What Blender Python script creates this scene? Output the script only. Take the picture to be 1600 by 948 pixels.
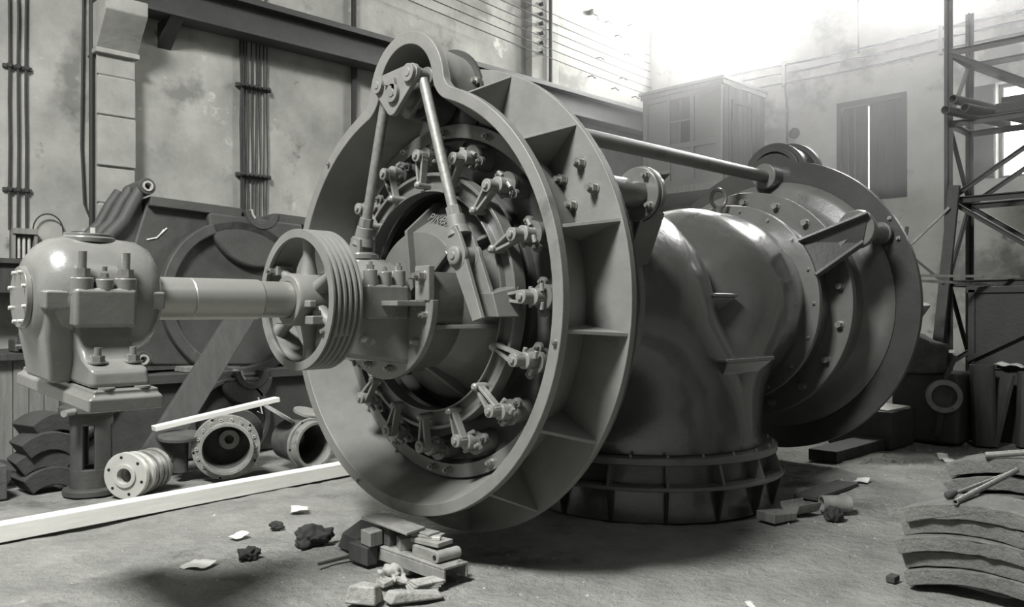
import bpy, bmesh, math, random
from mathutils import Vector, Matrix, noise
R_ = math.radians
random.seed(7)
scene = bpy.context.scene
for o in list(bpy.data.objects):
    bpy.data.objects.remove(o)
col = scene.collection
ZA = 1.60                                   # height of the turbine axis; it runs along world X

# ------------------------------------------------------------------ camera, world, lights, exposure
cd = bpy.data.cameras.new('camera'); cam = bpy.data.objects.new('camera', cd); col.objects.link(cam)
cam.location = (-3.5606, -4.2103, 1.543); cam.rotation_euler = (R_(90), 0, -0.777)
cd.sensor_width = 36; cd.lens = 1300 / 1600 * 36; cd.shift_y = 9.8 / 1600; cd.clip_end = 100
scene.camera = cam
w = bpy.data.worlds.new('sky'); scene.world = w; w.use_nodes = True
w.node_tree.nodes['Background'].inputs[0].default_value = (1, 1, 1, 1)
w.node_tree.nodes['Background'].inputs[1].default_value = 0.12
def area(name, loc, target, sx, sy, power):
    l = bpy.data.lights.new(name, 'AREA'); l.shape = 'RECTANGLE'; l.size = sx; l.size_y = sy; l.energy = power
    o = bpy.data.objects.new(name, l); col.objects.link(o); o.location = loc
    o.rotation_euler = (Vector(target) - Vector(loc)).to_track_quat('-Z', 'Y').to_euler()
    return o
# daylight: roof lights over the near part of the hall, tall windows in the wall behind the photographer
area('roof_light_day', (-5.7, -1.2, 8.7), (-3.6, -.9, 0), 2.2, 1.8, 1900)
area('roof_light_day', (-0.5, -5.0, 8.6), (-0.4, -4.6, 0), 3.0, 2.2, 50)
area('side_window_day', (-7.9, 0.4, 4.2), (0, 0.6, 2.6), 2.2, 3.6, 22)
vs = scene.view_settings
vs.view_transform = 'Standard'; vs.look = 'None'; vs.gamma = 1; vs.use_curve_mapping = False
vs.exposure = 0.22
scene.cycles.use_denoising = True
scene.cycles.max_bounces = 8

# ------------------------------------------------------------------ materials
MATS = {}
def s2l(v): v /= 255; return v / 12.92 if v <= .04045 else ((v + .055) / 1.055) ** 2.4
def grey(v): g = s2l(v); return (g, g, g * .92, 1)
def mat(name, a, b, scale=4., rough=.5, metal=0., bump=.0, bscale=40., stretch=(1, 1, 1), detail=6., spots=None, coat=0., rvar=.1, spec=.5, bdist=.02):
    """a,b = sRGB grey of the two ends of a noise mix; spots = (grey, scale, threshold)"""
    m = bpy.data.materials.new(name); m.use_nodes = True; nt = m.node_tree; N = nt.nodes; L = nt.links
    bs = N['Principled BSDF']; bs.inputs['Metallic'].default_value = metal; bs.inputs['Specular IOR Level'].default_value = spec
    if coat: bs.inputs['Coat Weight'].default_value = coat; bs.inputs['Coat Roughness'].default_value = .12
    tc = N.new('ShaderNodeTexCoord'); mp = N.new('ShaderNodeMapping'); mp.inputs['Scale'].default_value = stretch
    L.new(tc.outputs['Object'], mp.inputs[0])
    n1 = N.new('ShaderNodeTexNoise'); n1.inputs['Scale'].default_value = scale; n1.inputs['Detail'].default_value = detail; n1.inputs['Roughness'].default_value = .62
    L.new(mp.outputs[0], n1.inputs['Vector'])
    cr = N.new('ShaderNodeValToRGB'); cr.color_ramp.elements[0].position = .3; cr.color_ramp.elements[1].position = .7
    cr.color_ramp.elements[0].color = grey(a); cr.color_ramp.elements[1].color = grey(b)
    L.new(n1.outputs[0], cr.inputs[0]); out = cr.outputs[0]
    if spots:
        for sp in (spots if isinstance(spots, list) else [spots]):
            g, sc, th = sp
            n2 = N.new('ShaderNodeTexNoise'); n2.inputs['Scale'].default_value = sc; n2.inputs['Detail'].default_value = 5; n2.inputs['Roughness'].default_value = .65
            L.new(mp.outputs[0], n2.inputs['Vector'])
            c2 = N.new('ShaderNodeValToRGB'); c2.color_ramp.elements[0].position = th; c2.color_ramp.elements[1].position = min(1, th + .09)
            L.new(n2.outputs[0], c2.inputs[0])
            mx = N.new('ShaderNodeMix'); mx.data_type = 'RGBA'; L.new(c2.outputs[0], mx.inputs[0]); L.new(out, mx.inputs[6]); mx.inputs[7].default_value = grey(g)
            out = mx.outputs[2]
    L.new(out, bs.inputs['Base Color'])
    mr = N.new('ShaderNodeMapRange'); mr.inputs[3].default_value = max(.03, rough - rvar); mr.inputs[4].default_value = min(1, rough + rvar)
    L.new(n1.outputs[0], mr.inputs[0]); L.new(mr.outputs[0], bs.inputs['Roughness'])
    if bump:
        n3 = N.new('ShaderNodeTexNoise'); n3.inputs['Scale'].default_value = bscale; n3.inputs['Detail'].default_value = 8; n3.inputs['Roughness'].default_value = .65
        L.new(mp.outputs[0], n3.inputs['Vector'])
        bp = N.new('ShaderNodeBump'); bp.inputs['Strength'].default_value = bump; bp.inputs['Distance'].default_value = bdist
        L.new(n3.outputs[0], bp.inputs['Height']); L.new(bp.outputs[0], bs.inputs['Normal'])
    MATS[name] = m; return m
def emis(name, g, s):
    m = bpy.data.materials.new(name); m.use_nodes = True; nt = m.node_tree
    bs = nt.nodes['Principled BSDF']; bs.inputs['Base Color'].default_value = grey(g)
    bs.inputs['Emission Color'].default_value = (1, 1, .98, 1); bs.inputs['Emission Strength'].default_value = s
    MATS[name] = m; return m
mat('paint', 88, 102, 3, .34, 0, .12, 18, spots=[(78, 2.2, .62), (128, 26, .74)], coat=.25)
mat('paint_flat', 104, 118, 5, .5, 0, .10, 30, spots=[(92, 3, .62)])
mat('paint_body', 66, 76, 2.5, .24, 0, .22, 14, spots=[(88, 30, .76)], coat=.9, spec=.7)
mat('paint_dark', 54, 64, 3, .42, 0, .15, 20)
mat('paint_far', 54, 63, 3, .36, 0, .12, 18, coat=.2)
mat('paint_lever', 112, 128, 6, .36, 0, .12, 30, coat=.3)
mat('bearing_paint', 104, 118, 4, .26, 0, .14, 14, spots=[(135, 34, .76)], coat=.4)
mat('steel', 150, 166, 40, .36, .55, .04, 90, (30, 1, 1), rvar=.05)
mat('steel_dull', 118, 142, 30, .5, .45, .15, 60)
mat('bolt_steel', 135, 158, 20, .38, .7, .05, 60)
mat('iron_dark', 58, 76, 3, .62, 0, .3, 22, spots=(92, 3, .66))
mat('iron_rust', 62, 90, 8, .75, 0, .4, 30, spots=(112, 14, .66))
mat('iron_pale', 120, 160, 6, .6, .2, .2, 40, spots=(90, 9, .6))
mat('flange_pale', 178, 196, 6, .5, .3, .08, 40)
mat('disc_grey', 120, 150, 8, .45, .3, .1, 40)
mat('plaster', 130, 172, 1.3, .9, 0, .35, 9, spots=[(122, .8, .57), (100, 3.2, .66), (198, 2.1, .63)], detail=12)
mat('plaster_back', 150, 182, 1.1, .9, 0, .4, 7, spots=[(124, .8, .57), (112, 2.6, .65)], detail=12)
mat('pilaster_stone', 130, 160, 2, .9, 0, .35, 12, spots=[(96, 3, .66)])
mat('dirt', 122, 164, 2.2, .95, 0, 1.0, 14, spots=[(98, .8, .58), (190, 34, .69), (74, 19, .69)], detail=12, bdist=.07)
mat('clod', 116, 172, 9, .95, 0, .5, 60)
mat('roof', 74, 86, 2, .9)
mat('beam_steel', 46, 58, 4, .6, 0, .2, 20)
mat('pipe_dark', 40, 52, 5, .7)
mat('wood_white', 214, 232, 2.2, .7, 0, .15, 20, (1, 14, 14), spots=(188, 2.6, .66))
mat('wood_grey', 108, 138, 2, .8, 0, .4, 16, (10, 10, 1), spots=(84, 2, .64))
mat('wood_dark', 54, 74, 2, .8, 0, .5, 12, (8, 8, 1), spots=(90, 3, .68))
mat('wood_lean', 66, 84, 2, .8, 0, .4, 12, (8, 8, 1))
mat('booth_paint', 108, 122, 2, .6, 0, .1, 14)
mat('booth_dark', 60, 72, 2, .6, 0, .1, 14)
mat('shutter', 40, 52, 3, .7, 0, .2, 14)
mat('concrete_segment', 94, 126, 6, .9, 0, .8, 30, spots=[(60, 9, .64), (186, 38, .66)], bdist=.03)
mat('segment_dark', 50, 66, 5, .85, 0, .4, 26)
mat('stone', 128, 172, 12, .9, 0, .7, 26, spots=(96, 9, .6))
mat('cloth', 40, 56, 6, .9, 0, .4, 20)
mat('paper_grey', 130, 170, 6, .9, 0, .4, 30)
mat('paper', 186, 208, 4, .8)
mat('chalk', 215, 225, 8, .9)
mat('hole', 14, 20, 4, .9)
mat('glass_dim', 96, 110, 2, .12)
emis('daylight', 235, 54.0); emis('daylight_low', 235, 6.0); emis('daylight_slit', 225, 2.0)

# ------------------------------------------------------------------ mesh helpers
def perp(d):
    d = Vector(d).normalized(); a = Vector((0, 0, 1)) if abs(d.z) < .9 else Vector((1, 0, 0))
    u = d.cross(a).normalized(); return u, d.cross(u).normalized(), d
class MB:
    def __init__(s): s.v = []; s.f = []
    def add(s, vs, fs, M=None):
        b = len(s.v); s.v += [tuple(M @ Vector(p)) if M else tuple(p) for p in vs]; s.f += [tuple(b + i for i in f) for f in fs]; return s
    def box(s, x0, x1, y0, y1, z0, z1, M=None):
        return s.add([(x0, y0, z0), (x1, y0, z0), (x1, y1, z0), (x0, y1, z0), (x0, y0, z1), (x1, y0, z1), (x1, y1, z1), (x0, y1, z1)],
                     [(0, 3, 2, 1), (4, 5, 6, 7), (0, 1, 5, 4), (1, 2, 6, 5), (2, 3, 7, 6), (3, 0, 4, 7)], M)
    def hexa(s, b, t):                      # bottom quad, top quad
        return s.add(list(b) + list(t), [(0, 3, 2, 1), (4, 5, 6, 7), (0, 1, 5, 4), (1, 2, 6, 5), (2, 3, 7, 6), (3, 0, 4, 7)])
    def bar(s, p0, p1, wx, wy, up=(0, 0, 1)):  # rectangular bar between two points
        p0 = Vector(p0); p1 = Vector(p1); d = (p1 - p0).normalized(); up = Vector(up)
        if abs(d.dot(up)) > .98: up = Vector((1, 0, 0))
        u = d.cross(up).normalized() * wx / 2; v = u.cross(d).normalized() * wy / 2
        return s.hexa([p0 - u - v, p0 + u - v, p0 + u + v, p0 - u + v], [p1 - u - v, p1 + u - v, p1 + u + v, p1 - u + v])
    def lathe(s, prof, p0=(0, 0, 0), axis=(1, 0, 0), n=48, closed=False, a0=0, a1=2 * math.pi, caps=True):
        u, v, d = perp(axis); p0 = Vector(p0); full = abs(a1 - a0 - 2 * math.pi) < 1e-6; cnt = n if full else n + 1
        b = len(s.v); m = len(prof)
        for i in range(cnt):
            a = a0 + (a1 - a0) * i / n; e = u * math.cos(a) + v * math.sin(a)
            for t, r in prof: s.v.append(tuple(p0 + d * t + e * r))
        for i in range(n):
            j = (i + 1) % cnt
            for k in range(m if closed else m - 1):
                q = (k + 1) % m; s.f.append((b + i * m + k, b + j * m + k, b + j * m + q, b + i * m + q))
        if not closed and caps and full:
            if prof[0][1] > 1e-6: s.f.append(tuple(b + i * m for i in range(n)))
            if prof[-1][1] > 1e-6: s.f.append(tuple(b + i * m + m - 1 for i in reversed(range(n))))
        if not full and closed:
            s.f.append(tuple(b + k for k in range(m))); s.f.append(tuple(b + n * m + k for k in reversed(range(m))))
        return s
    def cyl(s, p0, p1, r, n=16, r2=None):
        p0 = Vector(p0); p1 = Vector(p1); return s.lathe([(0, r), ((p1 - p0).length, r if r2 is None else r2)], p0, p1 - p0, n)
    def ring(s, p0, axis, ro, ri, t0, t1, n=48):
        return s.lathe([(t0, ri), (t0, ro), (t1, ro), (t1, ri)], p0, axis, n, closed=True)
    def prism(s, poly, o, u, v, d):         # poly in (u,v), extruded by vector d
        o = Vector(o); u = Vector(u); v = Vector(v); d = Vector(d); n = len(poly); b = len(s.v)
        for p in poly: s.v.append(tuple(o + u * p[0] + v * p[1]))
        for p in poly: s.v.append(tuple(o + u * p[0] + v * p[1] + d))
        s.f.append(tuple(b + i for i in range(n))); s.f.append(tuple(b + n + i for i in reversed(range(n))))
        for i in range(n): j = (i + 1) % n; s.f.append((b + i, b + n + i, b + n + j, b + j))
        return s
    def tube(s, pts, r, n=8):
        pts = [Vector(p) for p in pts]; b = len(s.v); u = None
        for i, p in enumerate(pts):
            d = (pts[min(i + 1, len(pts) - 1)] - pts[max(i - 1, 0)]).normalized()
            if u is None: u = perp(d)[0]
            u = (u - d * u.dot(d)).normalized(); v = d.cross(u)
            for k in range(n):
                a = 2 * math.pi * k / n; s.v.append(tuple(p + (u * math.cos(a) + v * math.sin(a)) * r))
        for i in range(len(pts) - 1):
            for k in range(n): q = (k + 1) % n; s.f.append((b + i * n + k, b + i * n + q, b + (i + 1) * n + q, b + (i + 1) * n + k))
        s.f.append(tuple(b + k for k in range(n))); s.f.append(tuple(b + (len(pts) - 1) * n + k for k in reversed(range(n))))
        return s
    def bolt(s, p, d, r, h, stud=.6):       # hexagon nut with the stud end
        p = Vector(p); d = Vector(d).normalized()
        s.lathe([(0, r * 1.25), (h * .15, r * 1.25)], p, d, 12); s.lathe([(h * .15, r), (h, r)], p, d, 6)
        if stud: s.lathe([(h, r * .55), (h * (1 + stud), r * .55)], p, d, 8)
        return s
    def mesh(s, name, origin=(0, 0, 0), smooth=35):
        o = Vector(origin); me = bpy.data.meshes.new(name)
        me.from_pydata([tuple(Vector(p) - o) for p in s.v], [], s.f)
        bm = bmesh.new(); bm.from_mesh(me); bmesh.ops.recalc_face_normals(bm, faces=bm.faces); bm.to_mesh(me); bm.free()
        if smooth:
            me.polygons.foreach_set('use_smooth', [True] * len(me.polygons)); me.set_sharp_from_angle(angle=R_(smooth))
        me.update(); return me
def wloc(o):
    p = Vector((0, 0, 0))
    while o: p = p + Vector(o.location); o = o.parent
    return p
def link(name, me, m, parent=None, loc=(0, 0, 0), rot=None, bevel=0):
    o = bpy.data.objects.new(name, me); col.objects.link(o); o.location = loc
    if rot: o.rotation_euler = rot
    if me is not None and m is not None and not me.materials: me.materials.append(MATS[m])
    if parent: o.parent = parent
    if bevel:
        b = o.modifiers.new('bevel', 'BEVEL'); b.width = bevel; b.segments = 2; b.limit_method = 'ANGLE'; b.angle_limit = R_(40); b.harden_normals = True
    return o
def part(name, mb, m, parent, bevel=0, smooth=35, label=None):
    """mesh given in world coordinates; its origin is its parent's (unrotated) place"""
    o = link(name, mb.mesh(name, wloc(parent), smooth), m, parent, bevel=bevel)
    if label: o['label'] = label
    return o
def tag(o, label, cat, group=None):
    o['label'] = label; o['category'] = cat
    if group: o['group'] = group
    return o
def thing(name, loc, label, cat, group=None, rot=None):
    o = bpy.data.objects.new(name, None); col.objects.link(o); o.location = loc; o.empty_display_size = .2
    if rot: o.rotation_euler = rot
    return tag(o, label, cat, group)
def single(name, mb, m, label, cat, group=None, bevel=0, smooth=35):
    xs = [p[0] for p in mb.v]; ys = [p[1] for p in mb.v]; zs = [p[2] for p in mb.v]
    o = ((min(xs) + max(xs)) / 2, (min(ys) + max(ys)) / 2, min(zs))
    return tag(link(name, mb.mesh(name, o, smooth), m, None, o, bevel=bevel), label, cat, group)
def struct(name, mb, m, parent=None, bevel=0, smooth=35):
    o = link(name, mb.mesh(name, (0, 0, 0), smooth), m, parent, bevel=bevel)
    if parent is None: o['kind'] = 'structure'
    return o
def stuff(o): o['kind'] = 'stuff'; return o
def pol(X, r, deg):                          # point at polar place round the turbine axis; 0 deg = towards camera side (-Y), 90 = up
    return Vector((X, -r * math.cos(R_(deg)), ZA + r * math.sin(R_(deg))))

# ================================================================== THE HALL
XB, YL, XN, YN, H = 10.5, 6.0, -8.0, -9.0, 9.0
def floor_z(x, y):
    a = .018 * noise.noise(Vector((x * .7, y * .7, 0))) + .014 * noise.noise(Vector((x * 2.3, y * 2.3, 3))) + .011 * noise.noise(Vector((x * 7, y * 7, 5)))
    return a - .012
def build_floor():
    mb = MB(); nx, ny = 300, 250
    for i in range(nx + 1):
        for j in range(ny + 1):
            x = XN + (XB - XN) * i / nx; y = YN + (YL - YN) * j / ny; mb.v.append((x, y, floor_z(x, y)))
    for i in range(nx):
        for j in range(ny): a = i * (ny + 1) + j; mb.f.append((a, a + ny + 1, a + ny + 2, a + 1))
    return struct('floor', mb, 'dirt', smooth=80)
build_floor()
def wall_with_holes(name, plane, val, thick, a0, a1, z0, z1, holes, m):
    """vertical wall; holes = [(a0,a1,z0,z1)]; plane 'x' or 'y'"""
    As = sorted({a0, a1, *[h[0] for h in holes], *[h[1] for h in holes]}); Zs = sorted({z0, z1, *[h[2] for h in holes], *[h[3] for h in holes]})
    mb = MB()
    for i in range(len(As) - 1):
        for j in range(len(Zs) - 1):
            ca, cz = (As[i] + As[i + 1]) / 2, (Zs[j] + Zs[j + 1]) / 2
            if any(h[0] < ca < h[1] and h[2] < cz < h[3] for h in holes): continue
            if plane == 'x': mb.box(val, val + thick, As[i], As[i + 1], Zs[j], Zs[j + 1])
            else: mb.box(As[i], As[i + 1], val, val + thick, Zs[j], Zs[j + 1])
    return struct(name, mb, m, smooth=0)
HB = [(3.03, 5.25, 6.42, 8.6), (-.6, 1.3, 6.5, 8.6), (-2.1, -.36, 3.53, 4.98), (.95, 2.07, 3.42, 5.06)]
wall_with_holes('wall_left', 'y', YL, .4, XN, XB + .4, -.05, H, [], 'plaster')
wall_with_holes('wall_back', 'x', XB, .4, YN, YL, -.05, H, HB, 'plaster_back')
wall_with_holes('wall_near', 'x', XN, -.3, YN, YL, -.05, H, [(-1, 1.6, 2.2, 6.2), (-6, -3, 2.2, 6.2)], 'roof')
wall_with_holes('wall_right', 'y', YN, -.3, XN, XB, -.05, H, [(-6, -3.4, 2.4, 6.4), (-1.4, 1.4, 2.4, 6.4), (3.4, 6.2, 2.4, 6.4)], 'roof')
def roof():
    holes = [(-7.2, -4.2, -2.6, .2), (-2.2, 1.2, -6.4, -3.6), (3, 6, -6.4, -3.6)]
    As = sorted({XN, XB, *[h[0] for h in holes], *[h[1] for h in holes]}); Bs = sorted({YN, YL, *[h[2] for h in holes], *[h[3] for h in holes]}); mb = MB()
    for i in range(len(As) - 1):
        for j in range(len(Bs) - 1):
            ca, cb = (As[i] + As[i + 1]) / 2, (Bs[j] + Bs[j + 1]) / 2
            if any(h[0] < ca < h[1] and h[2] < cb < h[3] for h in holes): continue
            mb.box(As[i], As[i + 1], Bs[j], Bs[j + 1], H, H + .2)
    struct('ceiling', mb, 'roof', smooth=0)
roof()
# windows of the end wall
def window(n, y0, y1, z0, z1, em, nv, nh, x=XB + .16):
    fr = MB(); t = .05
    fr.box(x, x + .06, y0, y1, z0, z0 + t).box(x, x + .06, y0, y1, z1 - t, z1).box(x, x + .06, y0, y0 + t, z0, z1).box(x, x + .06, y1 - t, y1, z0, z1)
    root = struct('window_%d' % n, fr, 'iron_dark', smooth=0)
    for i in range(nv):
        for j in range(nh):
            a = y0 + t + (y1 - y0 - 2 * t) * i / nv; b = y0 + t + (y1 - y0 - 2 * t) * (i + 1) / nv; c = z0 + t + (z1 - z0 - 2 * t) * j / nh; d = z0 + t + (z1 - z0 - 2 * t) * (j + 1) / nh
            part('pane', MB().box(x + .025, x + .033, a + .012, b - .012, c + .012, d - .012), em, root, smooth=0)
    bars = MB()
    for i in range(1, nv): a = y0 + t + (y1 - y0 - 2 * t) * i / nv; part('glazing_bar', MB().box(x + .005, x + .05, a - .015, a + .015, z0 + t, z1 - t), 'iron_dark', root, smooth=0)
    for j in range(1, nh): c = z0 + t + (z1 - z0 - 2 * t) * j / nh; part('glazing_bar', MB().box(x + .008, x + .047, y0 + t, y1 - t, c - .015, c + .015), 'iron_dark', root, smooth=0)
    return root
window(1, 3.03, 5.25, 6.42, 8.6, 'daylight', 1, 1)
window(2, -.6, 1.3, 6.5, 8.6, 'daylight', 1, 1)
w3 = window(3, -2.1, -.36, 3.53, 4.98, 'daylight_low', 5, 1)
part('shutter_leaf', MB().box(XB - .05, XB - .01, -.35, -.02, 3.55, 4.96), 'shutter', w3, bevel=.006)
# closed shutters with a slit of daylight between the leaves
sh = struct('window_4', MB().box(XB - .02, XB + .1, .93, 1.0, 3.42, 5.06).box(XB - .02, XB + .1, 2.02, 2.09, 3.42, 5.06).box(XB - .02, XB + .1, .93, 2.09, 5.0, 5.09).box(XB - .02, XB + .1, .93, 2.09, 3.38, 3.46), 'shutter', smooth=0)
for a, b in ((1.0, 1.56), (1.585, 2.02)):
    for k in range(4):
        c = a + (b - a) * k / 4; part('shutter_board', MB().box(XB + .05, XB + .08, c + .004, c + (b - a) / 4 - .004, 3.46, 5.0), 'shutter', sh, smooth=0)
part('pane', MB().box(XB + .2, XB + .21, 1.0, 2.02, 3.46, 5.0), 'daylight_slit', sh, smooth=0)

# ================================================================== THE TURBINE (axis along X, symmetric about X = 2.16)
XM = 2.16
T = thing('water_turbine', (XM, 0, 0), 'huge grey painted water turbine with twin runners and a central draft bend', 'turbine')
def outline(Rr, c, r, q, n1=88, n2=8, n3=22):
    """ring of radius Rr with a hump (circle r at height c) on top, joined by fillets q; points (y, z) round the axis"""
    A, B = Rr + q, r + q
    z = (A * A - B * B + c * c) / (2 * c); y = math.sqrt(max(1e-6, A * A - z * z)); fc = (y, z)
    a1 = math.atan2(z, y); b1 = math.atan2(z - c, y)          # touch directions seen from ring centre / hump centre
    pts = []
    for i in range(n1 + 1): a = a1 - (math.pi + 2 * a1) * 0 - (2 * math.pi - (math.pi - 2 * a1)) * (1 - i / n1); pts.append((Rr * math.cos(a), Rr * math.sin(a)))
    s0 = math.atan2(-z, -y); s1 = math.atan2(c - z, -y)
    s0 %= 2 * math.pi; s1 %= 2 * math.pi
    for i in range(1, n2): a = s0 + (s1 - s0) * i / n2; pts.append((fc[0] + q * math.cos(a), fc[1] + q * math.sin(a)))
    for i in range(n3 + 1): a = b1 + (math.pi - 2 * b1) * i / n3; pts.append((r * math.cos(a), c + r * math.sin(a)))
    for i in range(1, n2): a = s1 + (s0 - s1) * i / n2; pts.append((-fc[0] - q * math.cos(a), fc[1] + q * math.sin(a)))
    return pts
OUT = outline(1.34, 1.308, .382, .12); INN = outline(1.265, 1.335, .275, .2)
SHL = outline(1.295, 1.31, .335, .16); INB = outline(1.15, 1.33, .23, .24); SHB = outline(1.185, 1.31, .30, .2)
def inlet(sgn, x0, name):
    lv = [(-.37, INN), (-.37, OUT), (-.315, OUT), (-.315, SHL), (.0, SHB), (.0, INB)]
    n = len(OUT); mb = MB()
    for X, o in lv:
        for y, z in o: mb.v.append((x0 + sgn * X, y, ZA + z))
    m = len(lv)
    for k in range(m):
        q = (k + 1) % m
        for i in range(n): j = (i + 1) % n; mb.f.append((k * n + i, k * n + j, q * n + j, q * n + i))
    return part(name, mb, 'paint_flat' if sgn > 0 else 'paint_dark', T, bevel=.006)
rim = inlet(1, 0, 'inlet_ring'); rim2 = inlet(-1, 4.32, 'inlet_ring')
def bolt_mesh(name, r, h, stud=.6): mb = MB().bolt((0, 0, 0), (1, 0, 0), r, h, stud); me = mb.mesh(name); me.materials.append(MATS['bolt_steel']); return me
BOLT = bolt_mesh('bolt', .022, .03); BOLT_S = bolt_mesh('bolt_small', .014, .018, .3); BOLT_L = bolt_mesh('bolt_large', .03, .06, .0); BOLT_M = bolt_mesh('bolt_medium', .03, .042, .7)
def bolts(pts, d, me, parent, name='bolt'):
    q = Vector((1, 0, 0)).rotation_difference(Vector(d)).to_euler()
    for p in pts: link(name, me, None, parent, Vector(p) - wloc(parent), q)
# front flange: plate, backing ring and radial stiffening ribs
fl = part('outer_flange', MB().ring((0, 0, ZA), (1, 0, 0), 1.5, 1.12, 0, .045, 128), 'paint_flat', T, bevel=.005)
part('backing_ring', MB().ring((0, 0, ZA), (1, 0, 0), 1.475, 1.15, .05, .10, 96), 'paint_dark', fl, bevel=.005)
rib_deg = [67.2, 42, 16.8, -7.4, -32.4, -57.4, -82]; rib_deg += [180 - a for a in rib_deg]
for a in rib_deg:
    e = Vector((0, -math.cos(R_(a)), math.sin(R_(a)))); t = Vector((0, -math.sin(R_(a)), -math.cos(R_(a)))) * .022
    mb = MB().prism([(-.32, 1.27), (-.32, 1.325), (-.29, 1.338), (.002, 1.488), (.002, 1.17)], Vector((0, 0, ZA)) - t / 2, (1, 0, 0), e, t)
    part('rib', mb, 'paint_flat', fl, bevel=.004)
bolts([(0, -1.144, 2.367), (0, -1.009, 2.289), (0, -1.242, 2.216), (0, -1.082, 2.135)], (-1, 0, 0), BOLT_M, fl)
bolts([pol(0, 1.42, 78)], (-1, 0, 0), BOLT_M, fl)
bolts([pol(-.37, 1.305, a) for a in (-10, -113)] + [pol(-.37, 1.305, 132)], (-1, 0, 0), BOLT_S, rim)
# stepped rings behind the flange, the same at both ends
for sgn, x0, rf in ((1, 0, 1.47), (-1, 4.32, 1.455)):
    P = lambda X: x0 + sgn * X
    if sgn < 0:
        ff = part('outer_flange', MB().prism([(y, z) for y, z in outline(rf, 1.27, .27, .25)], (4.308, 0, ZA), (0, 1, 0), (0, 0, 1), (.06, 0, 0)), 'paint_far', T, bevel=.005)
    mb = MB().lathe([(sgn * .02, 1.24), (sgn * .05, 1.215), (sgn * .09, 1.16), (sgn * .11, 1.06), (sgn * .16, 1.0), (sgn * .52, .98), (sgn * .52, .8), (sgn * .02, .8)], (x0, 0, ZA), (1, 0, 0), 96, closed=True)
    part('stepped_ring', mb, 'paint', T, bevel=.005)
    cp = part('cover_plate', MB().ring((x0, 0, ZA), (1, 0, 0), 1.083, .7, sgn * .50, sgn * .58, 96), 'paint', T, bevel=.008)
    bolts([pol(P(.58), .985, a) for a in range(-71, 289, 20)], (sgn, 0, 0), BOLT_L, cp)
    part('neck', MB().lathe([(sgn * .56, .87), (sgn * .86, .85)], (x0, 0, ZA), (1, 0, 0), 96, caps=False), 'paint_body', T)
    ef = part('elbow_flange', MB().ring((x0, 0, ZA), (1, 0, 0), .928, .74, sgn * .84, sgn * .90, 96), 'paint', T, bevel=.008)
    bolts([pol(P(.90), .875, a) for a in range(-80, 280, 20)], (sgn, 0, 0), BOLT_S, ef)
# the two bends that merge into the vertical draft tube
def lerp_tab(tab, x):
    for (a, p), (b, q) in zip(tab, tab[1:]):
        if x <= b: t = (x - a) / (b - a); t = t * t * (3 - 2 * t) * .5 + t * .5; return [p[i] + (q[i] - p[i]) * t for i in range(len(p))]
    return list(tab[-1][1])
TAB = [(0, (.34, 1.90, .785)), (12, (.338, 2.00, .835)), (25, (.335, 2.14, .87)), (40, (.33, 2.21, .885)), (62, (.325, 2.235, .905)), (90, (.32, 2.22, .95))]
def bend(sgn):
    x0 = .89 if sgn > 0 else 3.43; pz = .48; n, m = 72, 44; bm = bmesh.new(); rows = []
    for i in range(m + 1):
        ph = 90 * i / m; ri, ro, b = lerp_tab(TAB, ph); c = (ri + ro) / 2; a = (ro - ri) / 2; row = []
        for k in range(n):
            t = 2 * math.pi * k / n; d = c + a * math.cos(t); y = b * math.sin(t)
            xx = d * math.sin(R_(ph)); zz = pz + d * math.cos(R_(ph)); s_ = min(1.4, max(0, (xx - .62) / .65)) ** 2
            k_ = .15 * math.exp(-((zz - 1.62) / .42) ** 2); y *= 1 - k_ * s_
            if zz > 1.6: zz -= .10 * s_ * min(1, (zz - 1.6) / .5)
            row.append(bm.verts.new((x0 + sgn * xx, y, zz)))
        rows.append(row)
    for i in range(m):
        for k in range(n): q = (k + 1) % n; bm.faces.new((rows[i][k], rows[i][q], rows[i + 1][q], rows[i + 1][k]))
    bmesh.ops.bisect_plane(bm, geom=bm.verts[:] + bm.edges[:] + bm.faces[:], plane_co=(XM, 0, 0), plane_no=(sgn, 0, 0), clear_outer=True)
    bmesh.ops.recalc_face_normals(bm, faces=bm.faces)
    vs_ = [tuple(v.co) for v in bm.verts]; bm.verts.index_update(); fs_ = [tuple(v.index for v in f.verts) for f in bm.faces]; bm.free()
    mb = MB(); mb.v = vs_; mb.f = fs_
    return part('draft_bend', mb, 'paint_body', T, smooth=40)
db = bend(1); bend(-1)
for z, xa, xb, yy in ((1.64, 1.93, 2.26, -.80), (1.15, 1.83, 2.52, -.97)):
    part('web_plate', MB().hexa([(xa + .12, -.5, z - .16), (xb - .12, -.5, z - .16), (xb - .14, yy + .14, z - .16), (xa + .14, yy + .14, z - .16)], [(xa, -.5, z), (xb, -.5, z), (xb, yy, z), (xa, yy, z)]), 'paint_body', db, bevel=.01)
    part('web_lip', MB().box(xa - .01, xb + .01, yy - .012, -.5, z, z + .03), 'paint_body', db, bevel=.012)
eb = MB().cyl((3.30, 0, 2.34), (3.30, 0, 2.45), .055, 16).cyl((3.30, 0, 2.45), (3.30, 0, 2.50), .035, 12)
eb.tube([(3.30 + .055 * math.cos(a), -.045 * math.cos(a), 2.585 + .085 * math.sin(a)) for a in [2 * math.pi * i / 20 for i in range(21)]], .018, 8)
part('eye_bolt', eb, 'paint', T, smooth=50)
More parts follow.
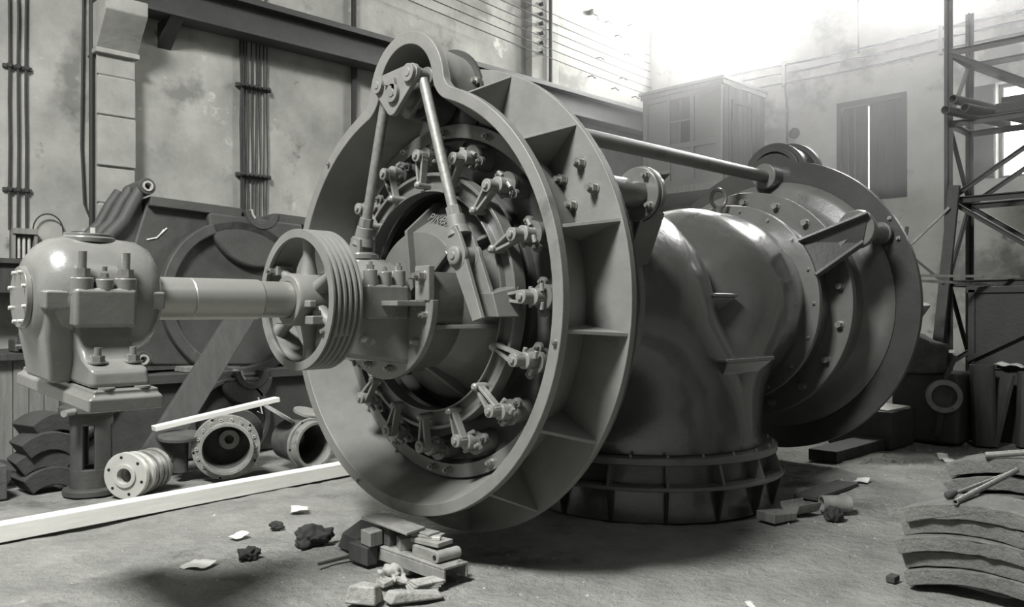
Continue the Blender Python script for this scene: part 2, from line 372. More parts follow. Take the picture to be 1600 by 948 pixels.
# round base of the draft tube
base = part('draft_base', MB().lathe([(.0, .98), (.0, 1.02), (.25, 1.0), (.25, .985), (.44, .965), (.44, .9)], (XM, 0, 0), (0, 0, 1), 96), 'paint_body', T, bevel=.004)
part('base_flange', MB().ring((XM, 0, 0), (0, 0, 1), 1.06, .9, .42, .475, 96), 'paint', base, bevel=.008)
part('base_flange', MB().ring((XM, 0, 0), (0, 0, 1), 1.115, .95, .245, .275, 96), 'paint', base, bevel=.006)
for k in range(16):
    a = R_(-158 + 22.5 * k); e = Vector((math.cos(a), math.sin(a), 0)); t = Vector((-math.sin(a), math.cos(a), 0)) * .022
    part('rib', MB().prism([(.96, .27), (1.105, .27), (1.045, .425), (.96, .425)], Vector((XM, 0, 0)) - t / 2, e, (0, 0, 1), t), 'paint', base, bevel=.004)
    part('rib', MB().prism([(.99, .0), (1.03, .0), (1.10, .25), (.99, .25)], Vector((XM, 0, 0)) - t / 2, e, (0, 0, 1), t), 'paint_dark', base, bevel=.004)
bolts([(XM + 1.02 * math.cos(R_(a)), 1.02 * math.sin(R_(a)), .475) for a in range(-180, 180, 15)], (0, 0, 1), BOLT_S, base)
# stay tubes with their triangular brackets
for sgn, x0 in ((1, 0), (-1, 4.32)):
    y, z = -1.12, 2.25; P = lambda X: x0 + sgn * X
    st = part('stay_tube', MB().lathe([(sgn * .045, .10), (sgn * .09, .10), (sgn * .09, .085), (sgn * .54, .085)], (x0, y, z), (1, 0, 0), 32), 'paint', T, bevel=.004)
    part('tube_flange', MB().lathe([(sgn * .54, .165), (sgn * .575, .165)], (x0, y, z), (1, 0, 0), 40), 'paint', st, bevel=.008)
    bolts([(P(.54), y + .13 * math.cos(a), z + .13 * math.sin(a)) for a in (.6, 2.2, 3.8, 5.3)], (-sgn, 0, 0), BOLT, st)
    if sgn < 0: bolts([(4.32, y + .15 * math.cos(a), z + .15 * math.sin(a)) for a in (.4, 2, 3.5, 5)], (-1, 0, 0), BOLT, st)
    tip = Vector((P(.62), y, z)); a1 = pol(P(.87), .90, 37); a2 = pol(P(.87), .90, 15)
    br = part('bracket', MB().lathe([(sgn * .575, .175), (sgn * .625, .165)], (x0, y, z), (1, 0, 0), 40), 'paint', T, bevel=.008)
    n = (a1 - tip).cross(a2 - tip).normalized() * .02
    up = Vector((0, -.11, .12)); dn = Vector((0, -.06, -.13))
    part('bracket_web', MB().add([tip + up - n, a1 - n, a2 - n, tip + dn - n, tip + up + n, a1 + n, a2 + n, tip + dn + n], [(0, 1, 2, 3), (7, 6, 5, 4), (0, 4, 5, 1), (1, 5, 6, 2), (2, 6, 7, 3), (3, 7, 4, 0)]), 'paint_dark', br)
    part('bracket_rim', MB().bar(tip + up, a1, .025, .17, n), 'paint', br, bevel=.006)
    part('bracket_rim', MB().bar(tip + dn, a2, .025, .17, n), 'paint', br, bevel=.006)
# regulating shaft along the top with the triangular crank at its end
part('regulating_shaft', MB().cyl((-.40, 0, 2.89), (4.30, 0, 2.89), .062, 32), 'paint_flat', T)
part('shaft_boss', MB().lathe([(-.16, .13), (.06, .13)], (4.30, 0, 2.89), (1, 0, 0), 32), 'paint', T, bevel=.01)
part('shaft_boss', MB().lathe([(-.25, .13), (-.05, .14)], (0, 0, 2.89), (1, 0, 0), 32), 'paint_dark', T, bevel=.01)
def roundtri(pts, r, n=8):
    out = []; c = Vector((sum(p[0] for p in pts) / 3, sum(p[1] for p in pts) / 3))
    m = len(pts)
    for i in range(m):
        p = Vector(pts[i]); a = (Vector(pts[i - 1]) - p).normalized(); b = (Vector(pts[(i + 1) % m]) - p).normalized()
        n0 = Vector((a.y, -a.x)); n1 = Vector((-b.y, b.x))
        if (n0.dot(p - c)) < 0: n0 = -n0
        if (n1.dot(p - c)) < 0: n1 = -n1
        for k in range(n + 1): q = n0.lerp(n1, k / n).normalized(); out.append((p.x + q.x * r, p.y + q.y * r))
    return out
tri = roundtri([(.155, 2.965), (.03, 2.82), (-.165, 2.985)], .062)
cr = part('crank_plate', MB().prism(tri, (-.45, 0, 0), (0, 1, 0), (0, 0, 1), (.035, 0, 0)), 'paint_flat', T, bevel=.006)
part('crank_plate', MB().prism(tri, (-.33, 0, 0), (0, 1, 0), (0, 0, 1), (.03, 0, 0)), 'paint', T, bevel=.006)
for y, z, r in ((.155, 2.965, .052), (-.165, 2.985, .055), (.0, 2.89, .058)):
    part('pin', MB().lathe([(-.48, r * .45), (-.475, r * .45), (-.475, r), (-.45, r), (-.33, r * .7)], (0, y, z), (1, 0, 0), 24), 'paint_flat', cr, bevel=.004)
# hooked lug on the crank plate
part('crank_lug', MB().prism([(.09, 2.955), (.02, 2.975), (-.02, 2.985), (-.035, 2.93), (-.03, 2.86), (.0, 2.86), (.0, 2.93), (.05, 2.945)], (-.475, 0, 0), (0, 1, 0), (0, 0, 1), (.03, 0, 0)), 'paint_flat', cr, bevel=.004)
# connecting rods
def con_rod(ya, za, yb, zb, X=-.385):
    a = Vector((X, ya, za)); b = Vector((X + .02, yb, zb)); d = (b - a).normalized(); L = (b - a).length
    rod = part('connecting_rod', MB().cyl(a + d * .03, b - d * .26, .033, 24), 'steel_dull', T)
    part('rod_nut', MB().lathe([(0, .047), (.06, .047)], b - d * .31, d, 6), 'paint_flat', rod, bevel=.004)
    part('rod_collar', MB().lathe([(0, .056), (.075, .06)], b - d * .25, d, 24), 'paint_flat', rod, bevel=.006)
    cl = MB(); f0 = b - d * .175
    for s in (-1, 1):
        x = X + .02 + s * .05
        poly = []; t = Vector((0, d.z, -d.y))
        pr = [(0, -.045), (.06, -.062), (.17, -.078)] + [(.175 + .078 * math.sin(k * math.pi / 10), -.078 * math.cos(k * math.pi / 10)) for k in range(1, 10)] + [(.17, .078), (.06, .062), (0, .045)]
        cl.prism(pr, f0 + Vector((s * .05 - .014, 0, 0)), d, t, (.028, 0, 0))
    cl.lathe([(-.012, .058), (.05, .075)], f0, d, 20)
    part('clevis', cl, 'paint_flat', rod, bevel=.005)
    part('pin', MB().lathe([(-.10, .022), (-.092, .022), (-.092, .042), (-.085, .055), (.10, .055)], b, (1, 0, 0), 24), 'paint_flat', rod, bevel=.004)
    return rod
con_rod(-.20, 2.975, -.565, 1.855); con_rod(.16, 2.96, .50, 1.855)
for s in (-1, 1):                                        # long levers from the rods to the regulating ring
    y = -.565 if s < 0 else .50
    for x, yo, zb in ((-.425, 0, 1.475), (-.325, .02, 1.50)):
        top = [(y + s * (yo + .065 * math.cos(k * math.pi / 8)), 1.86 + .065 * math.sin(k * math.pi / 8)) for k in range(9)]
        part('ring_lever', MB().prism(top + [(y + s * (yo + .135), zb), (y + s * (yo + .215), zb + .02)], (x, 0, 0), (0, 1, 0), (0, 0, 1), (.03, 0, 0)), 'paint_flat', T, bevel=.006)
    part('lever_bracket', MB().hexa([(-.33, y + s * .10, 1.50), (-.33, y + s * .25, 1.50), (-.17, y + s * .27, 1.50), (-.17, y + s * .12, 1.50)], [(-.33, y + s * .09, 1.64), (-.33, y + s * .20, 1.64), (-.17, y + s * .26, 1.68), (-.17, y + s * .12, 1.68)]), 'paint', T, bevel=.008)
# inside the inlet ring
cv = part('cover_ring', MB().ring((0, 0, ZA), (1, 0, 0), 1.148, 1.058, -.055, 0, 112), 'paint', T, bevel=.005)
bolts([pol(-.055, 1.10, a) for a in range(-87, 273, 22)], (-1, 0, 0), BOLT, cv)
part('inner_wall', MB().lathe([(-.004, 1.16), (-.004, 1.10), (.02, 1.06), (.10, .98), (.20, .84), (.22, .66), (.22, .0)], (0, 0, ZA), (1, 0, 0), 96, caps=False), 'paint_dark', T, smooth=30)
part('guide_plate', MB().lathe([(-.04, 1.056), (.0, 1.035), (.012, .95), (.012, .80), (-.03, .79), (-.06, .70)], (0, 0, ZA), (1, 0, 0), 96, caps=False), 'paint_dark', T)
rg = MB().lathe([(-.205, .70), (-.205, .712), (-.165, .715), (-.165, .80), (-.20, .80), (-.20, .822), (-.11, .822), (-.11, .70)], (0, 0, ZA), (1, 0, 0), 112, closed=True)
reg = part('regulating_ring', rg, 'paint', T, bevel=.003)
LV = MB()                                                  # one lever, radial direction = +Z, outwards from the axis
LV.lathe([(-.275, .013), (-.262, .025), (-.15, .025)], (0, 0, .742), (1, 0, 0), 14)
LV.lathe([(-.285, .018), (-.272, .02), (-.27, .040), (-.18, .040)], (0, 0, .93), (1, 0, 0), 18)
for s in (-1, 1): LV.bar((-.222, s * .012, .745), (-.222, s * .034, .93), .018, .05, (1, 0, 0))
LV.box(-.246, -.198, -.04, .04, .895, .945)
LV.lathe([(-.20, .03), (-.195, .05), (-.115, .05)], (0, 0, .945), (1, 0, 0), 18)
for s in (-1, 1): LV.cyl((-.155, s * .03, .99), (-.155, s * .075, .985), .014, 8)
LV.cyl((-.155, -.06, .90), (-.155, .06, .90), .014, 8)
LVM = LV.mesh('guide_vane_lever'); LVM.materials.append(MATS['paint_lever'])
SB = MB()
SB.lathe([(-.125, .03), (-.12, .078), (-.098, .078), (-.095, .066), (-.06, .07), (.03, .082)], (0, 0, .955), (1, 0, 0), 24)
for s in (-1, 1):
    SB.lathe([(-.12, .03), (-.098, .03)], (0, s * .085, .955), (1, 0, 0), 14); SB.bolt((-.0 - .12, s * .085, .955), (-1, 0, 0), .015, .022, .4)
SBM = SB.mesh('spindle_boss'); SBM.materials.append(MATS['paint'])
for k in range(16):
    ang = 1 + 22.5 * k; rx = R_(90 - ang)
    lv = link('guide_vane_lever', LVM, None, T, Vector((0, 0, ZA)) - Vector((XM, 0, 0)), (rx, 0, 0), bevel=.003)
    link('spindle_boss', SBM, None, lv)
    bolts([pol(-.11, .775, ang + 11)], (-1, 0, 0), BOLT, reg)
# head cover, trunk and their radial ribs
hc = part('head_cover', MB().lathe([(-.27, .09), (-.27, .44), (-.24, .46), (-.10, .54), (-.03, .62), (.04, .66), (.22, .66), (.22, .09)], (0, 0, ZA), (1, 0, 0), 80, closed=True), 'paint', T, bevel=.004)
for a in (97, 160, 40, -70, -130):
    e = Vector((0, -math.cos(R_(a)), math.sin(R_(a)))); t = Vector((0, -math.sin(R_(a)), -math.cos(R_(a)))) * .028
    part('rib', MB().prism([(-.32, .14), (-.32, .45), (-.06, .655), (.1, .655), (.1, .14)], Vector((0, 0, ZA)) - t / 2, (1, 0, 0), e, t), 'paint', hc, bevel=.005)
part('rib', MB().hexa([(-.50, -.42, 1.43), (-.12, -.60, 1.43), (-.12, -.40, 1.43), (-.50, -.38, 1.43)], [(-.50, -.42, 1.455), (-.12, -.60, 1.455), (-.12, -.40, 1.455), (-.50, -.38, 1.455)]), 'paint', hc, bevel=.004)
def half_pts(r, a0, a1, n=40): return [(-r * math.cos(R_(a0 + (a1 - a0) * i / n)), r * math.sin(R_(a0 + (a1 - a0) * i / n))) for i in range(n + 1)]
part('trunk', MB().prism(half_pts(.445, 22, -202) + half_pts(.40, -202, 22), (-.5, 0, ZA), (0, 1, 0), (0, 0, 1), (.30, 0, 0)), 'paint', hc, bevel=.004)
part('trunk_flange', MB().prism(half_pts(.485, 0, -180) + half_pts(.18, -180, 0), (-.535, 0, ZA), (0, 1, 0), (0, 0, 1), (.045, 0, 0)), 'bearing_paint', hc, bevel=.005)
bolts([pol(-.535, .42, a) for a in (-12, -36, -58, -80, -110, -140)], (-1, 0, 0), BOLT, hc)
part('hump_cover', MB().lathe([(.0, .345), (.02, .345)], (4.36, 0, ZA + 1.31), (1, 0, 0), 40), 'paint_dark', T)
part('hump_cover', MB().lathe([(-.02, .34), (.0, .34)], (0, 0, ZA + 1.31), (1, 0, 0), 40), 'paint_dark', T)
# raised foundry lettering on the head cover (worn, only partly readable)
def lettering(txt, size, M, m, parent, depth=.004):
    cu = bpy.data.curves.new('lettering', 'FONT'); cu.body = txt; cu.size = size; cu.extrude = depth; cu.align_x = 'CENTER'
    tmp = bpy.data.objects.new('tmp', cu); col.objects.link(tmp); dg = bpy.context.evaluated_depsgraph_get(); dg.update()
    me = bpy.data.meshes.new_from_object(tmp.evaluated_get(dg)); bpy.data.objects.remove(tmp); bpy.data.curves.remove(cu)
    me.transform(M); me.materials.clear(); me.materials.append(MATS[m]); me.name = 'lettering'
    return link('lettering', me, None, parent)
e = Vector((0, -math.cos(R_(76)), math.sin(R_(76))));
Mx = Matrix(((0, -.99, .80, -.215 - XM), (-math.sin(R_(76)), -.26 * .55, -.17, e.y * .505), (-math.cos(R_(76)), .55, .57, ZA + e.z * .505), (0, 0, 0, 1)))
zax = Vector((-.80, e.y * .6, e.z * .6)).normalized(); xax = Vector((0, -math.sin(R_(76)), -math.cos(R_(76)))); yax = zax.cross(xax)
Mx = Matrix(((xax.x, yax.x, zax.x, -.185 - XM), (xax.y, yax.y, zax.y, e.y * .505), (xax.z, yax.z, zax.z, ZA + e.z * .505), (0, 0, 0, 1)))
lettering('PIKERL', .085, Mx, 'paint', hc)

# ------------------------------------------------------------------ turbine-side shaft bearing
def bearing_top(mb, xc, half, ry, zt):
    """rounded upper housing: lathe-like barrel along X"""
    pr = [(-half, .12), (-half, .17), (-half + .03, .19), (-half + .09, .245), (0, .262), (half - .07, .25), (half, .21), (half, .12)]
    mb.lathe(pr, (xc, 0, ZA), (1, 0, 0), 48); return mb
SBG = part('shaft_bearing', bearing_top(MB(), -.68, .20, .25, 1.86), 'bearing_paint', T, smooth=45)
part('bearing_lid', MB().lathe([(0, .10), (.03, .10), (.03, .085), (.04, .085)], (-.69, 0, 1.845), (0, 0, 1), 32), 'bearing_paint', SBG, bevel=.004)
for s in (-1, 1):
    part('joint_block', MB().box(-.83, -.535, s * .16, s * .27, 1.485, 1.69), 'bearing_paint', SBG, bevel=.02)
    for k, x in enumerate((-.785, -.685, -.585)):
        bb = part('bolt_boss', MB().cyl((x, s * .225, 1.66), (x, s * .225, 1.775 if k != 1 else 1.765), .042, 20), 'bearing_paint', SBG, bevel=.006)
        bolts([(x, s * .225, 1.772)], (0, 0, 1), BOLT if k != 1 else BOLT_S, bb)
part('lower_housing', MB().hexa([(-.93, -.20, 1.27), (-.50, -.26, 1.215), (-.50, .26, 1.215), (-.93, .20, 1.27)], [(-.93, -.21, 1.60), (-.50, -.26, 1.60), (-.50, .26, 1.60), (-.93, .21, 1.60)]), 'bearing_paint', SBG, bevel=.03)
bolts([(-.82, -.235, 1.36)], (0, -1, 0), BOLT_M, SBG)
part('shelf_plate', MB().box(-.74, -.50, -.42, -.24, 1.565, 1.595), 'bearing_paint', SBG, bevel=.004)
part('end_plate', MB().box(-.545, -.50, -.46, -.33, 1.595, 1.80), 'bearing_paint', SBG, bevel=.006)
bolts([(-.545, -.40, 1.74)], (-1, 0, 0), BOLT_M, SBG)
part('seal_ring', MB().ring((-.47, 0, ZA), (1, 0, 0), .205, .10, -.04, .0, 40), 'paint_flat', SBG, bevel=.004)

# ------------------------------------------------------------------ shaft
sh_ = thing('drive_shaft', (-1.6, 0, ZA), 'polished horizontal steel drive shaft running from the end bearing through the pulley', 'shaft')
part('shaft_bar', MB().lathe([(-2.0, .108), (-1.755, .108), (-1.75, .104), (-1.745, .108), (-1.375, .108), (-1.37, .103), (-1.36, .100), (-.88, .100)], (0, 0, ZA), (1, 0, 0), 48), 'steel', sh_, smooth=30)
part('shaft_journal', MB().lathe([(-.88, .087), (-.44, .087)], (0, 0, ZA), (1, 0, 0), 40), 'steel', sh_)

# ------------------------------------------------------------------ grooved split pulley
pu = thing('grooved_pulley', (-1.05, 0, ZA - .4), 'six-spoked grooved rope pulley keyed on the polished shaft', 'pulley')
x0, x1, ro = -1.14, -.955, .40
pr = [(x0, .352), (x0, ro)]; ng = 5; land = .012; wv = (x1 - x0 - land * (ng + 1)) / ng; x = x0 + land; pr.append((x, ro))
for k in range(ng):
    pr += [(x + wv * .38, ro - .022), (x + wv * .62, ro - .022), (x + wv, ro), (x + wv + land, ro)]; x += wv + land
pr = pr[:-1] + [(x1, ro), (x1, .355), (x1 - .06, .366), (x0 + .05, .372), (x0 + .02, .352)]
part('rim', MB().lathe(pr, (0, 0, ZA), (1, 0, 0), 112, closed=True), 'paint_flat', pu, smooth=25)
hb = part('hub', MB().lathe([(-1.19, .101), (-1.19, .138), (-1.17, .148), (-.95, .148), (-.93, .138), (-.93, .101)], (0, 0, ZA), (1, 0, 0), 56, closed=True), 'paint_flat', pu, bevel=.006)
for k in range(6):
    a = 30 + 60 * k; e = Vector((0, -math.cos(R_(a)), math.sin(R_(a)))); t = Vector((0, math.sin(R_(a)), math.cos(R_(a)))); mb = MB(); n = 14; rows = []
    prof = [(.115, .052, .062), (.15, .044, .05), (.24, .033, .034), (.33, .034, .036), (.376, .05, .05)]
    for r, a_, b_ in prof:
        for i in range(n): q = 2 * math.pi * i / n; mb.v.append(tuple(Vector((-1.05, 0, ZA)) + e * r + t * a_ * math.cos(q) + Vector((1, 0, 0)) * b_ * math.sin(q)))
    for r in range(len(prof) - 1):
        for i in range(n): j = (i + 1) % n; mb.f.append((r * n + i, r * n + j, (r + 1) * n + j, (r + 1) * n + i))
    part('spoke', mb, 'paint_flat', pu, smooth=60)
for s in (-1, 1):
    lg = part('hub_lug', MB().box(-1.165, -1.12, s * .10, s * .20, ZA - .045, ZA - .005), 'paint_flat', hb, bevel=.008)
    lg = part('hub_lug', MB().box(-1.15, -.96, s * .12, s * .20, ZA - .14, ZA - .09), 'paint_flat', hb, bevel=.008)
    bolts([(-1.10, s * .165, ZA - .09)], (0, 0, 1), BOLT, hb)
for a in (150, -30):
    c = pol(-1.05, .345, a); part('rim_lug', MB().box(c.x - .06, c.x + .05, c.y - .045, c.y + .045, c.z - .03, c.z + .03), 'paint_flat', pu, bevel=.008)
    bolts([(c.x - .06, c.y, c.z)], (-1, 0, 0), BOLT, pu)

# ------------------------------------------------------------------ end (pedestal) bearing hanging on the shaft end
PB = thing('pedestal_bearing', (-2.24, 0, 1.13), 'grey cast pedestal bearing with studs on top at the free end of the shaft', 'bearing')
def brg(name, mb, m='bearing_paint', parent=PB, **k):
    roll = Matrix.Translation((0, 0, ZA)) @ Matrix.Rotation(R_(2.9), 4, 'X') @ Matrix.Translation((0, 0, -ZA))
    mb.v = [tuple(roll @ Vector(p)) for p in mb.v]; return part(name, mb, m, parent, **k)
pr = [(-2.50, .0), (-2.50, .16), (-2.49, .178), (-2.455, .222), (-2.41, .252), (-2.35, .265), (-2.12, .265), (-2.04, .258), (-1.99, .235), (-1.96, .19), (-1.955, .11)]
mb = MB(); n = 64
for t, r in pr:                                              # barrel, a little taller than wide
    for i in range(n):
        a = 2 * math.pi * i / n; cz = math.sin(a); mb.v.append((t, r * math.cos(a), ZA + r * cz * (1.06 if cz > 0 else 1.0)))
for k in range(len(pr) - 1):
    for i in range(n): j = (i + 1) % n; mb.f.append((k * n + i, k * n + j, (k + 1) * n + j, (k + 1) * n + i))
hou = brg('housing', mb, smooth=50)
brg('joint_strip', MB().box(-2.485, -2.36, -.255, .255, ZA - .045, ZA + .04).box(-2.13, -1.965, -.25, .25, ZA - .045, ZA + .04), parent=hou, bevel=.012)
cap = brg('end_cap', MB().lathe([(-2.525, 0), (-2.525, .138), (-2.50, .142)], (0, 0, ZA), (1, 0, 0), 48), 'bearing_paint', hou, bevel=.004)
for k in range(8): a = 2 * math.pi * (k + .4) / 8; brg('cap_screw', MB().lathe([(-2.54, .0), (-2.538, .009), (-2.525, .010)], (0, .118 * math.cos(a), ZA + .118 * math.sin(a)), (1, 0, 0), 10), 'flange_pale', cap)
lid = brg('top_lid', MB().lathe([(0, .115), (.022, .115), (.025, .105), (.04, .105), (.04, 0)], (-2.235, 0, 1.862), (0, 0, 1), 40), parent=hou, bevel=.003)
brg('lid_plug', MB().lathe([(0, .016), (.03, .016)], (-2.22, -.03, 1.90), (0, 0, 1), 6), 'flange_pale', lid)
for s in (-1, 1):
    jb = brg('joint_block', MB().box(-2.385, -2.115, s * .18, s * .315, 1.475, 1.655), bevel=.022)
    for k, x in enumerate((-2.34, -2.25, -2.155)):
        big = k != 1; y = s * (.262 if big else .272)
        brg('bolt_boss', MB().cyl((x, y, 1.62), (x, y, 1.70 if big else 1.695), .048 if big else .04, 24), parent=jb, bevel=.006)
        st = MB().lathe([(0, .038 if big else .02), (.006, .038 if big else .02)], (x, y, 1.70), (0, 0, 1), 16).lathe([(.006, .033 if big else .018), (.04 if big else .02, .033 if big else .018)], (x, y, 1.70), (0, 0, 1), 6)
        st.lathe([(.03, .018 if big else .011), (.115 if big else .05, .018 if big else .011)], (x, y, 1.70), (0, 0, 1), 12)
        brg('stud_nut', st, 'bolt_steel', jb)
# pedestal body flaring down to its feet
def slab(mb, rows):                                          # rows = (z, x0, x1, y0, y1)
    b = len(mb.v)
    for z, xa, xb, ya, yb in rows: mb.v += [(xa, ya, z), (xb, ya, z), (xb, yb, z), (xa, yb, z)]
    for r in range(len(rows) - 1):
        for i in range(4): j = (i + 1) % 4; mb.f.append((b + r * 4 + i, b + r * 4 + j, b + r * 4 + 4 + j, b + r * 4 + 4 + i))
    mb.f.append((b, b + 1, b + 2, b + 3)); e = b + (len(rows) - 1) * 4; mb.f.append((e, e + 1, e + 2, e + 3)); return mb
ped = brg('pedestal', slab(MB(), [(1.225, -2.36, -2.10, -.46, .46), (1.305, -2.355, -2.11, -.44, .44), (1.315, -2.355, -2.115, -.40, .40), (1.34, -2.355, -2.12, -.325, .325), (1.40, -2.36, -2.12, -.285, .285), (1.55, -2.37, -2.12, -.27, .27)]), bevel=.025)
brg('pedestal_end', slab(MB(), [(1.225, -2.44, -2.34, -.18, .20), (1.30, -2.45, -2.34, -.2, .2), (1.42, -2.47, -2.34, -.22, .22), (1.58, -2.47, -2.34, -.23, .23)]), parent=ped, bevel=.02)
sole = brg('sole_plate', slab(MB(), [(1.135, -2.385, -2.075, -.52, .58), (1.19, -2.385, -2.075, -.52, .58), (1.205, -2.36, -2.09, -.50, .56), (1.225, -2.36, -2.09, -.50, .56)]), bevel=.008)
for s in (-1, 1):
    for x in (-2.30, -2.15):
        st = MB().lathe([(0, .042), (.008, .042)], (x, s * .355, 1.325), (0, 0, 1), 18).lathe([(.008, .03), (.035, .03)], (x, s * .355, 1.325), (0, 0, 1), 6).lathe([(.035, .015), (.07, .015)], (x, s * .355, 1.325), (0, 0, 1), 10)
        brg('hold_down_nut', st, 'bearing_paint', ped)
        brg('foot_pad', MB().lathe([(0, .034), (.008, .034)], (x, s * .47, 1.225), (0, 0, 1), 18), 'bearing_paint', sole)

# scattering volume added for the haze and bloom round the end-wall windows
hz = single('added_haze', MB().box(6.2, XB - .01, -8.9, YL - .01, 3.0, H - .02), 'plaster', 'bright haze volume added for window bloom at the far end of the hall', 'haze', smooth=0); stuff(hz)
hm_ = bpy.data.materials.new('haze'); hm_.use_nodes = True; nt = hm_.node_tree; nt.nodes.remove(nt.nodes['Principled BSDF'])
vsn = nt.nodes.new('ShaderNodeVolumeScatter'); vsn.inputs['Density'].default_value = .05; vsn.inputs['Anisotropy'].default_value = .6
nt.links.new(vsn.outputs[0], nt.nodes['Material Output'].inputs['Volume']); hz.data.materials.clear(); hz.data.materials.append(hm_)

# ================================================================== ON THE LEFT WALL
pil = struct('trim_1', MB().box(-.30, .08, 5.77, 6.0, 0, 4.5), 'pilaster_stone', smooth=0)
z = 0
for k, h in enumerate((.55, .48, .6, .5, .62, .42, .58, .45, .28)):
    part('stone_block', MB().box(-.32, .10, 5.735 + .012 * (k % 3), 5.80, z + .008, z + h - .008), 'pilaster_stone', pil, bevel=.015); z += h
part('corbel', MB().prism([(5.74, 4.5), (5.42, 4.86), (5.42, 5.02), (6.0, 5.02), (6.0, 4.5)], (-.34, 0, 0), (0, 1, 0), (0, 0, 1), (.46, 0, 0)), 'pilaster_stone', pil, bevel=.015)
part('corbel_moulding', MB().box(-.35, .13, 5.70, 6.0, 4.44, 4.5), 'pilaster_stone', pil, bevel=.01)
struct('trim_2', MB().box(6.8, 7.5, 5.84, 6.0, 0, 8.9), 'pilaster_stone', bevel=.02, smooth=0)
rail = thing('crane_rail', (5, 5.7, 5.02), 'dark riveted steel crane rail beam running high along the left wall', 'rail')
part('web', MB().box(-.34, 10.4, 5.72, 5.76, 5.06, 5.40), 'beam_steel', rail)
part('flange', MB().box(-.34, 10.4, 5.58, 5.90, 5.02, 5.06), 'beam_steel', rail, bevel=.005)
part('flange', MB().box(-.34, 10.4, 5.58, 5.90, 5.40, 5.45), 'beam_steel', rail, bevel=.005)
part('rail_head', MB().box(-.34, 10.4, 5.70, 5.78, 5.45, 5.53), 'beam_steel', rail, bevel=.012)
for x in (.45, 3.8, 7.1): part('end_bracket', MB().prism([(5.60, 5.02), (6.0, 5.02), (6.0, 4.72)], (x, 0, 0), (0, 1, 0), (0, 0, 1), (.16, 0, 0)), 'beam_steel', rail)
# electric cables on insulator brackets
def run(x, z0, z1, y=5.955, wob=.01):
    n = 14; return [(x + random.uniform(-wob, wob), y, z0 + (z1 - z0) * i / n) for i in range(n + 1)]
cb = thing('cable_run', (-1.06, 5.95, 2.4), 'three dark cables clipped to the plaster above the fuse box', 'cables')
for x in (-1.14, -1.06, -.98): part('cable', MB().tube(run(x, 2.40, 8.9, wob=.006), .013, 8), 'pipe_dark', cb, smooth=60)
for z in (2.84, 4.17, 5.6):
    for x in (-1.14, -1.06, -.98): part('insulator', MB().lathe([(0, .028), (.05, .034), (.07, .02)], (x, 6.0, z), (0, -1, 0), 14), 'pipe_dark', cb)
    part('cleat', MB().box(-1.2, -.92, 5.965, 6.0, z - .02, z + .02), 'wood_dark', cb)
fb = thing('fuse_box', (-1.0, 5.9, 2.12), 'small open fuse box with porcelain fuses below the three cables', 'fuse box')
part('case', MB().box(-1.13, -.89, 5.86, 6.0, 2.36, 2.42).box(-1.13, -.89, 5.97, 6.0, 2.05, 2.36).box(-1.13, -1.10, 5.88, 6.0, 2.05, 2.36).box(-.92, -.89, 5.88, 6.0, 2.05, 2.36), 'wood_grey', fb)
for x in (-1.06, -1.01, -.96):
    part('fuse', MB().cyl((x, 5.93, 2.10), (x, 5.93, 2.33), .017, 10), 'flange_pale', fb)
part('loop_wire', MB().tube([(-.77 + .15 * math.cos(R_(a)), 5.93, 2.42 + .18 * math.sin(R_(a))) for a in range(180, -1, -10)] + [(-.615, 5.93, 2.30), (-.61, 5.93, 2.12)], .008, 8), 'pipe_dark', fb, smooth=60)
cb = thing('cable_bundle', (1.7, 5.95, 2.0), 'bundle of thin vertical wires on two cross battens beneath the crane rail', 'cables')
for k, x in enumerate((1.50, 1.53, 1.59, 1.65, 1.71, 1.77, 1.83, 1.87)): part('wire', MB().tube(run(x, 2.0, 8.9, wob=.012), .009 if k > 1 else .014, 6), 'pipe_dark', cb, smooth=60)
for z in (3.30, 4.46, 5.9):
    part('batten', MB().box(1.44, 1.92, 5.93, 6.0, z - .025, z + .025), 'wood_dark', cb, bevel=.004)
    for k in range(7): part('insulator', MB().lathe([(0, .02), (.04, .026), (.05, .015)], (1.5 + .06 * k, 5.93, z), (0, -1, 0), 10), 'pipe_dark', cb)
single('wall_pipe', MB().cyl((3.23, 5.94, 0.02), (3.23, 5.94, 8.95), .045, 14), 'pipe_dark', 'dark vertical pipe on the plaster wall behind the hump of the inlet ring', 'pipe')
single('wall_conduit', MB().tube([(-.40, 5.96, 8.9), (-.40, 5.96, 5.0), (-.42, 5.96, 3.4), (-.39, 5.96, 2.75), (-.33, 5.96, 2.6)], .014, 8), 'pipe_dark', 'thin crooked conduit just left of the stone pilaster', 'conduit')
single('wall_pipe', MB().cyl((-.345, 5.86, 2.2), (-.345, 5.86, 8.9), .028, 12), 'pipe_dark', 'dark pipe hugging the left edge of the stone pilaster', 'pipe')
single('wall_box', MB().box(-.55, -.30, 5.80, 6.0, 2.08, 2.42), 'iron_rust', 'rusty little box at the foot of the conduit by the pilaster', 'box', bevel=.01)
single('wall_pipe', MB().cyl((7.22, 5.78, 3.0), (7.22, 5.78, 8.9), .035, 12), 'pipe_dark', 'slim dark pipe on the pilaster beside the bright wall corner', 'pipe')
oh = thing('overhead_wires', (7, 5.8, 6), 'row of bare overhead wires strung on insulators along the left wall', 'wires')
for k in range(6):
    z = 6.02 + .17 * k
    part('wire', MB().tube([(2.2 + .8 * i, 5.74 + .02 * k, z + .25 - .05 * i + .012 * (i - 5) ** 2 * .2) for i in range(11)], .008, 6), 'pipe_dark', oh, smooth=60)
    part('insulator', MB().lathe([(0, .03), (.05, .036), (.08, .018)], (7.02, 5.84, z + .02), (0, -1, 0), 12), 'pipe_dark', oh)
ordh = ('nearest the pilaster', 'second', 'third', 'fourth', 'fifth', 'sixth', 'seventh', 'eighth', 'last before the corner')
